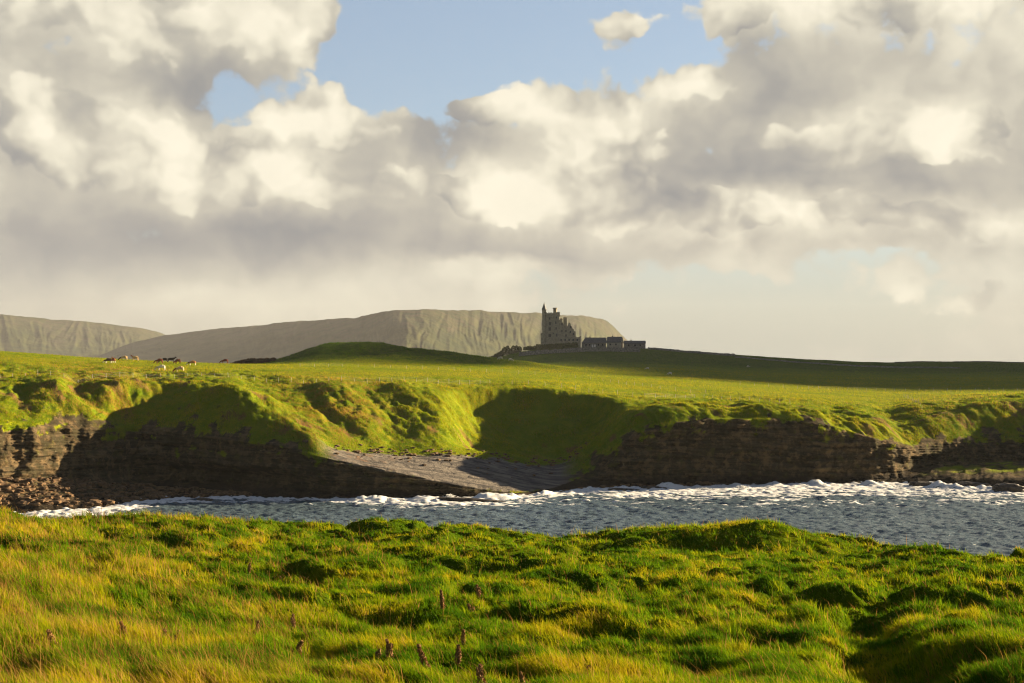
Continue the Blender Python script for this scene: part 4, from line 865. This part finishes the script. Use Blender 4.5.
# ---- rocks
def rock_mesh(name, sx, sy, sz, seed, sub=4, amp=0.28):
    bm = bmesh.new(); bmesh.ops.create_icosphere(bm, subdivisions=sub, radius=1); P_ = np.array([v_.co[:] for v_ in bm.verts])
    n_ = fbm(P_[:, 0] * 1.3 + seed * 7, P_[:, 1] * 1.3 + P_[:, 2] * 2.1, 1.0, 4, seed, gain=.55)
    bl = np.sign(P_) * np.abs(P_) ** 0.7; P2_ = bl * (1 + n_[:, None] * amp); P2_[:, 2] += 0.10 * ((P2_[:, 2] * 4) % 1)
    for v_, c in zip(bm.verts, P2_): v_.co = (c[0] * sx, c[1] * sy, c[2] * sz)
    me = bpy.data.meshes.new(name); bm.to_mesh(me); bm.free(); return me
for i, (px, row, w_, hh, dp, lab) in enumerate([
    (1009, 492, 3.2, 1.3, 1.8, 'dark wedge shaped rock in the surf at the far right'), (976, 488, 4.0, 0.9, 2.2, 'low brown rock awash beside the far right wedge rock'),
    (922, 487, 2.6, 0.9, 1.4, 'dark rounded rock below the small sea cave'), (944, 486, 3.6, 0.7, 2.0, 'long low rock right of the sea cave mouth'),
    (480, 502, 6.0, 0.45, 1.3, 'flat black rock ledge off the tip of the grey slab'), (447, 501, 2.0, 0.5, 1.0, 'small black rock under the slab edge'),
    (628, 491.5, 3.8, 0.45, 1.4, 'low dark rock sloping into surf below the headland'), (655, 489.5, 3.0, 0.5, 1.5, 'broken rock at the headland foot beside the surf'), (205, 501, 1.6, 0.45, .9, 'small dark rock in foam off the left shore')]):
    d_ = EYE * F / (row - HZ); o = link('sea_rock', rock_mesh('sea_rock', w_, dp, hh, 200 + i), M_DROCK); o.location = (X(d_, px), d_, hh * 0.25); o.rotation_euler = (0, R(4), R(-8 + 5 * (i % 4)))
    tag(o, lab, 'rock', 'rocks standing in the surf')
allv, allf, off_ = [], [], 0
protos = [rock_mesh('r', 1.1, .75, .42, 300 + k, 2, .55) for k in range(6)]
pv = [np.array([v_.co[:] for v_ in m1.vertices]) for m1 in protos]; pfc = [np.array([p_.vertices[:] for p_ in m1.polygons]) for m1 in protos]
for k in range(1720):
    if k < 1120: px = rng.uniform(-30, 250); row = 0
    else: px = rng.uniform(560, 720); row = rng.uniform(472, 490)
    if k >= 1400: px = rng.uniform(335, 590)
    i = int((px + 700) / 1.25); s_ = rng.uniform(2.0, 3.0) if k < 1400 else 4.96 + rng.normal(0, 0.05) - (0.5 * rng.uniform(0, 1) if k > 1660 else 0); d_ = float(np.interp(s_, sec[:, 0], TD[:, i])); z = float(np.interp(s_, sec[:, 0], TH[:, i]))
    c_ = rng.integers(0, 6); r_ = (.16 + .75 * rng.uniform(0, 1) ** 2.2) * (1.0 if k < 1120 else (.7 if k < 1400 else .6)); a = rng.uniform(0, 6.28); q = pv[c_] * r_; q = np.stack([q[:, 0] * math.cos(a) - q[:, 1] * math.sin(a), q[:, 0] * math.sin(a) + q[:, 1] * math.cos(a), q[:, 2]], -1)
    allv.append(q + np.array([X(d_, px), d_, z + r_ * .2])); allf.append(pfc[c_] + off_); off_ += len(q)
for m1 in protos: bpy.data.meshes.remove(m1)
rb_ = link('shore_rubble', mesh_from('shore_rubble', np.concatenate(allv), None, np.concatenate(allf), smooth=False), M_RUBBLE)
tag(rb_, 'brown broken stones heaped along the foot of the cliffs', 'rubble', kind='stuff')

# ---- spray thrown up against the slab
M_SPRAY = simple_mat('sea_spray', (0.66, 0.67, 0.68), (0.72, 0.73, 0.74), 1, 1.0, 0)
r2 = np.random.default_rng(5); C = []
for px, row, w_, h_, n in ((388, 497, 1.3, 1.9, 900), (405, 498, 1.6, 1.1, 600), (378, 499, 1.5, .8, 400), (450, 499.5, 1.2, 1.1, 500), (432, 500, 1.5, .6, 350), (742, 489, 1.8, .8, 400), (700, 490, 2.5, .5, 400)):
    d_ = EYE * F / (row - HZ) - .3; t0 = r2.uniform(0, 1, n) ** 1.6
    C.append(np.stack([X(d_, px) + r2.normal(0, 1, n) * w_ * (.30 + .25 * (1 - t0)), d_ + r2.normal(0, .35, n), t0 * h_ * (1 - .25 * np.abs(r2.normal(0, 1, n)))], -1))
C = np.concatenate(C); n = len(C); s_ = r2.uniform(.03, .10, n)[:, None]
tet = np.array([[1, 1, 1], [-1, -1, 1], [-1, 1, -1], [1, -1, -1]]) * .7
sv = (C[:, None, :] + tet[None] * s_[:, None]).reshape(-1, 3); tf = np.array([[0, 1, 2], [0, 3, 1], [0, 2, 3], [1, 3, 2]])
spr = link('sea_spray', mesh_from('sea_spray', sv, None, (np.arange(n)[:, None, None] * 4 + tf[None]).reshape(-1, 3), smooth=True), M_SPRAY)
tag(spr, 'white spray bursting against the dark rock edge', 'spray', kind='stuff')

# ---- withered dock plants in the near grass
M_DOCK = simple_mat('dead_dock', (0.14, 0.065, 0.022), (0.36, 0.20, 0.075), 30, 0.9, 0)
M_DOCKS = simple_mat('dock_stalk', (0.20, 0.12, 0.05), (0.30, 0.20, 0.09), 20, 0.9, 0)
def dock(px, row, hpx, wpx, label, seed, lean=0.1):
    d_ = fore_d(px, row); z = fore_at(px, d_); x = X(d_, px); hh = hpx * d_ / F; ww = wpx * d_ / F; r3 = np.random.default_rng(seed)
    o = empty('dock_plant', (x, d_, z), 0, label, 'dead plant', 'withered docks standing in the near grass')
    sm_ = MB(); seeds = []
    for k in range(3 if wpx > 7 else 2):
        ax, ay = r3.normal(0, ww * .09), r3.normal(0, ww * .09); top = hh * (1 - .18 * k); bm = sm_.bm
        for q in range(6):
            z0_, z1_ = top * q / 6, top * (q + 1) / 6; sm_.cone(ax * (z0_ / top) * 2 - lean * z0_ * .4, ay * z0_ / top * 2, z0_ - .02, z1_, .007, .005, 5)
        n_ = int(240 * max(.6, hh / .4)); t0 = r3.uniform(.25, 1.0, n_); wdt_ = ww * .20 * (1.25 - t0) * .5 + .008
        seeds.append(np.stack([ax * t0 * 2 - lean * t0 * top * .4 + r3.normal(0, 1, n_) * wdt_, ay * t0 * 2 + r3.normal(0, 1, n_) * wdt_, t0 * top], -1))
    sm_.build('stalk', M_DOCKS, o); Cc = np.concatenate(seeds); n_ = len(Cc); s__ = r3.uniform(.010, .020, n_)[:, None, None]
    rr = np.linalg.qr(r3.normal(0, 1, (n_, 3, 3)))[0]; tt = np.einsum('nij,kj->nki', rr, tet) * s__ * np.array([1, 1, 1.3])
    link('seed_head', mesh_from('seed_head', (Cc[:, None] + tt).reshape(-1, 3), None, (np.arange(n_)[:, None, None] * 4 + tf[None]).reshape(-1, 3), smooth=False), M_DOCK, o)
    return o
docks = [(53, 650, 19, 10, 'bushy withered dock low in the left corner of the grass'), (125, 648, 24, 9, 'tall dark red dock seed head on the left beside a shaded hollow'), (164, 642, 12, 8, 'short dock tuft just right of the tall left one'),
    (180, 645, 14, 9, 'small dock tuft, right one of a close pair'), (256, 642, 20, 7, 'slim dock in the shaded hollow, left of two'), (294, 634, 18, 7, 'slim dock on the far rim of the shaded hollow'), (298, 658, 17, 10, 'wide ragged dock at the near end of the hollow'),
    (249, 575, 12, 6, 'small far dock below the left end of the water'), (281, 583, 7, 5, 'tiny dock tuft right of the small far dock'), (443, 612, 22, 8, 'upright reddish dock alone in the middle of the field'), (479, 600, 15, 7, 'pale dock on a bright tussock in mid field'),
    (471, 615, 9, 8, 'low dark dock stub right of the upright reddish dock'), (390, 662, 22, 10, 'stout rounded dock beside a smaller rusty one'), (378, 662, 12, 8, 'small rusty dock left of the stout rounded one'), (427, 672, 28, 13, 'largest broad dock with crumbling seed head at the bottom edge'),
    (458, 668, 22, 10, 'pointed dark dock right of the largest one'), (463, 650, 20, 6, 'thin pale dock rising behind the pointed dark one'), (482, 690, 26, 12, 'thick brown dock cut by the bottom edge'), (524, 690, 18, 7, 'short dock at the bottom edge near the centre'), (591, 680, 14, 7, 'lone faint dock right of centre at the bottom')]
for i, (px, row, hp, wp, lab) in enumerate(docks): dock(px, row, hp, wp, lab, 400 + i, rng.uniform(-.2, .5))

# ---- unseen clouds added off to the right, cut to shade castle hill and mound
M_SHADE_CLOUD = simple_mat('shade_cloud', (0.78, 0.78, 0.78), (0.85, 0.85, 0.85), 0.01, 1.0, 0)
def shade_cloud(poly, alt, label, seed, thick=26):
    """outline where the shade falls on the ground, carried up along the sun's direction"""
    k = (alt - 25) / math.tan(R(SUN_EL)); ox, oy = k * math.sin(R(SUN_AZ)), k * math.cos(R(SUN_AZ))
    P_ = np.array(poly, float); c0 = P_.min(0) - 60; c1 = P_.max(0) + 60
    gx_ = np.arange(c0[0], c1[0], 9.0); gy_ = np.arange(c0[1], c1[1], 9.0); GX, GY = np.meshgrid(gx_, gy_)
    wxx = GX + fbm(GX, GY, 90, 4, seed) * 26; wyy = GY + fbm(GX, GY, 90, 4, seed + 1) * 26
    ins = np.zeros(GX.shape, bool); dist = np.full(GX.shape, 1e9); n = len(P_)
    for i in range(n):
        a, b = P_[i], P_[(i + 1) % n]; cnd = ((a[1] > wyy) != (b[1] > wyy)); xx = (b[0] - a[0]) * (wyy - a[1]) / (b[1] - a[1] + 1e-9) + a[0]; ins ^= cnd & (wxx < xx)
        v_ = b - a; q = np.clip(((wxx - a[0]) * v_[0] + (wyy - a[1]) * v_[1]) / (v_ @ v_), 0, 1); dist = np.minimum(dist, np.hypot(wxx - a[0] - q * v_[0], wyy - a[1] - q * v_[1]))
    hgt = np.sqrt(np.clip(dist / 60, 0, 1)) * thick * (1 + .5 * fbm(GX, GY, 60, 3, seed + 2)); idx = -np.ones(GX.shape, int); idx[ins] = np.arange(ins.sum()); m_n = ins.sum()
    top = np.stack([GX + ox, GY + oy, alt + hgt * .5], -1)[ins]; bot = np.stack([GX + ox, GY + oy, alt - hgt * .35 - .5], -1)[ins]
    full = ins[:-1, :-1] & ins[1:, :-1] & ins[:-1, 1:] & ins[1:, 1:]; r_, c_ = np.where(full)
    q4_ = np.stack([idx[r_, c_], idx[r_, c_ + 1], idx[r_ + 1, c_ + 1], idx[r_ + 1, c_]], -1); qb = q4_[:, ::-1] + m_n
    ed = {}
    for f_ in q4_:
        for a, b in zip(f_, np.roll(f_, -1)): ed[(int(a), int(b))] = 1
    side = [(b, a, a + m_n, b + m_n) for (a, b) in ed if (b, a) not in ed]
    o = link('shade_cloud', mesh_from('shade_cloud', np.concatenate([top, bot]), np.concatenate([q4_, qb, np.array(side)])), M_SHADE_CLOUD)
    return tag(o, label, 'shade_cloud', kind='stuff')
shade_cloud([(-14, 860), (24, 790), (48, 655), (66, 562), (92, 532), (108, 520), (150, 522), (190, 512), (420, 505), (460, 900), (420, 1290), (-60, 1290), (-40, 950)], 640, 'unseen flat sheet added to shade the castle hill', 501)

shade_cloud([(-112, 560), (-96, 524), (-60, 523), (-20, 526), (14, 536), (14, 560), (-24, 585), (-60, 590), (-92, 592)], 420, 'small unseen sheet added to shade the green mound', 511, 14)
# ---- sea air
mh, t_, out = new_mat('sea_air')
pv_ = t_.n('ShaderNodeVolumePrincipled'); pv_.inputs['Color'].default_value = (0.90, 0.93, 1.0, 1); pv_.inputs['Density'].default_value = HAZE; pv_.inputs['Anisotropy'].default_value = 0.0
t_.l.new(pv_.outputs[0], out.inputs['Volume'])
hb_ = MB(); hb_.box(-7000, 7000, -1500, 7000, -5, 330); hz_ = hb_.build('haze', mh); tag(hz_, 'thin pale sea air over the whole coast', 'haze', kind='stuff')
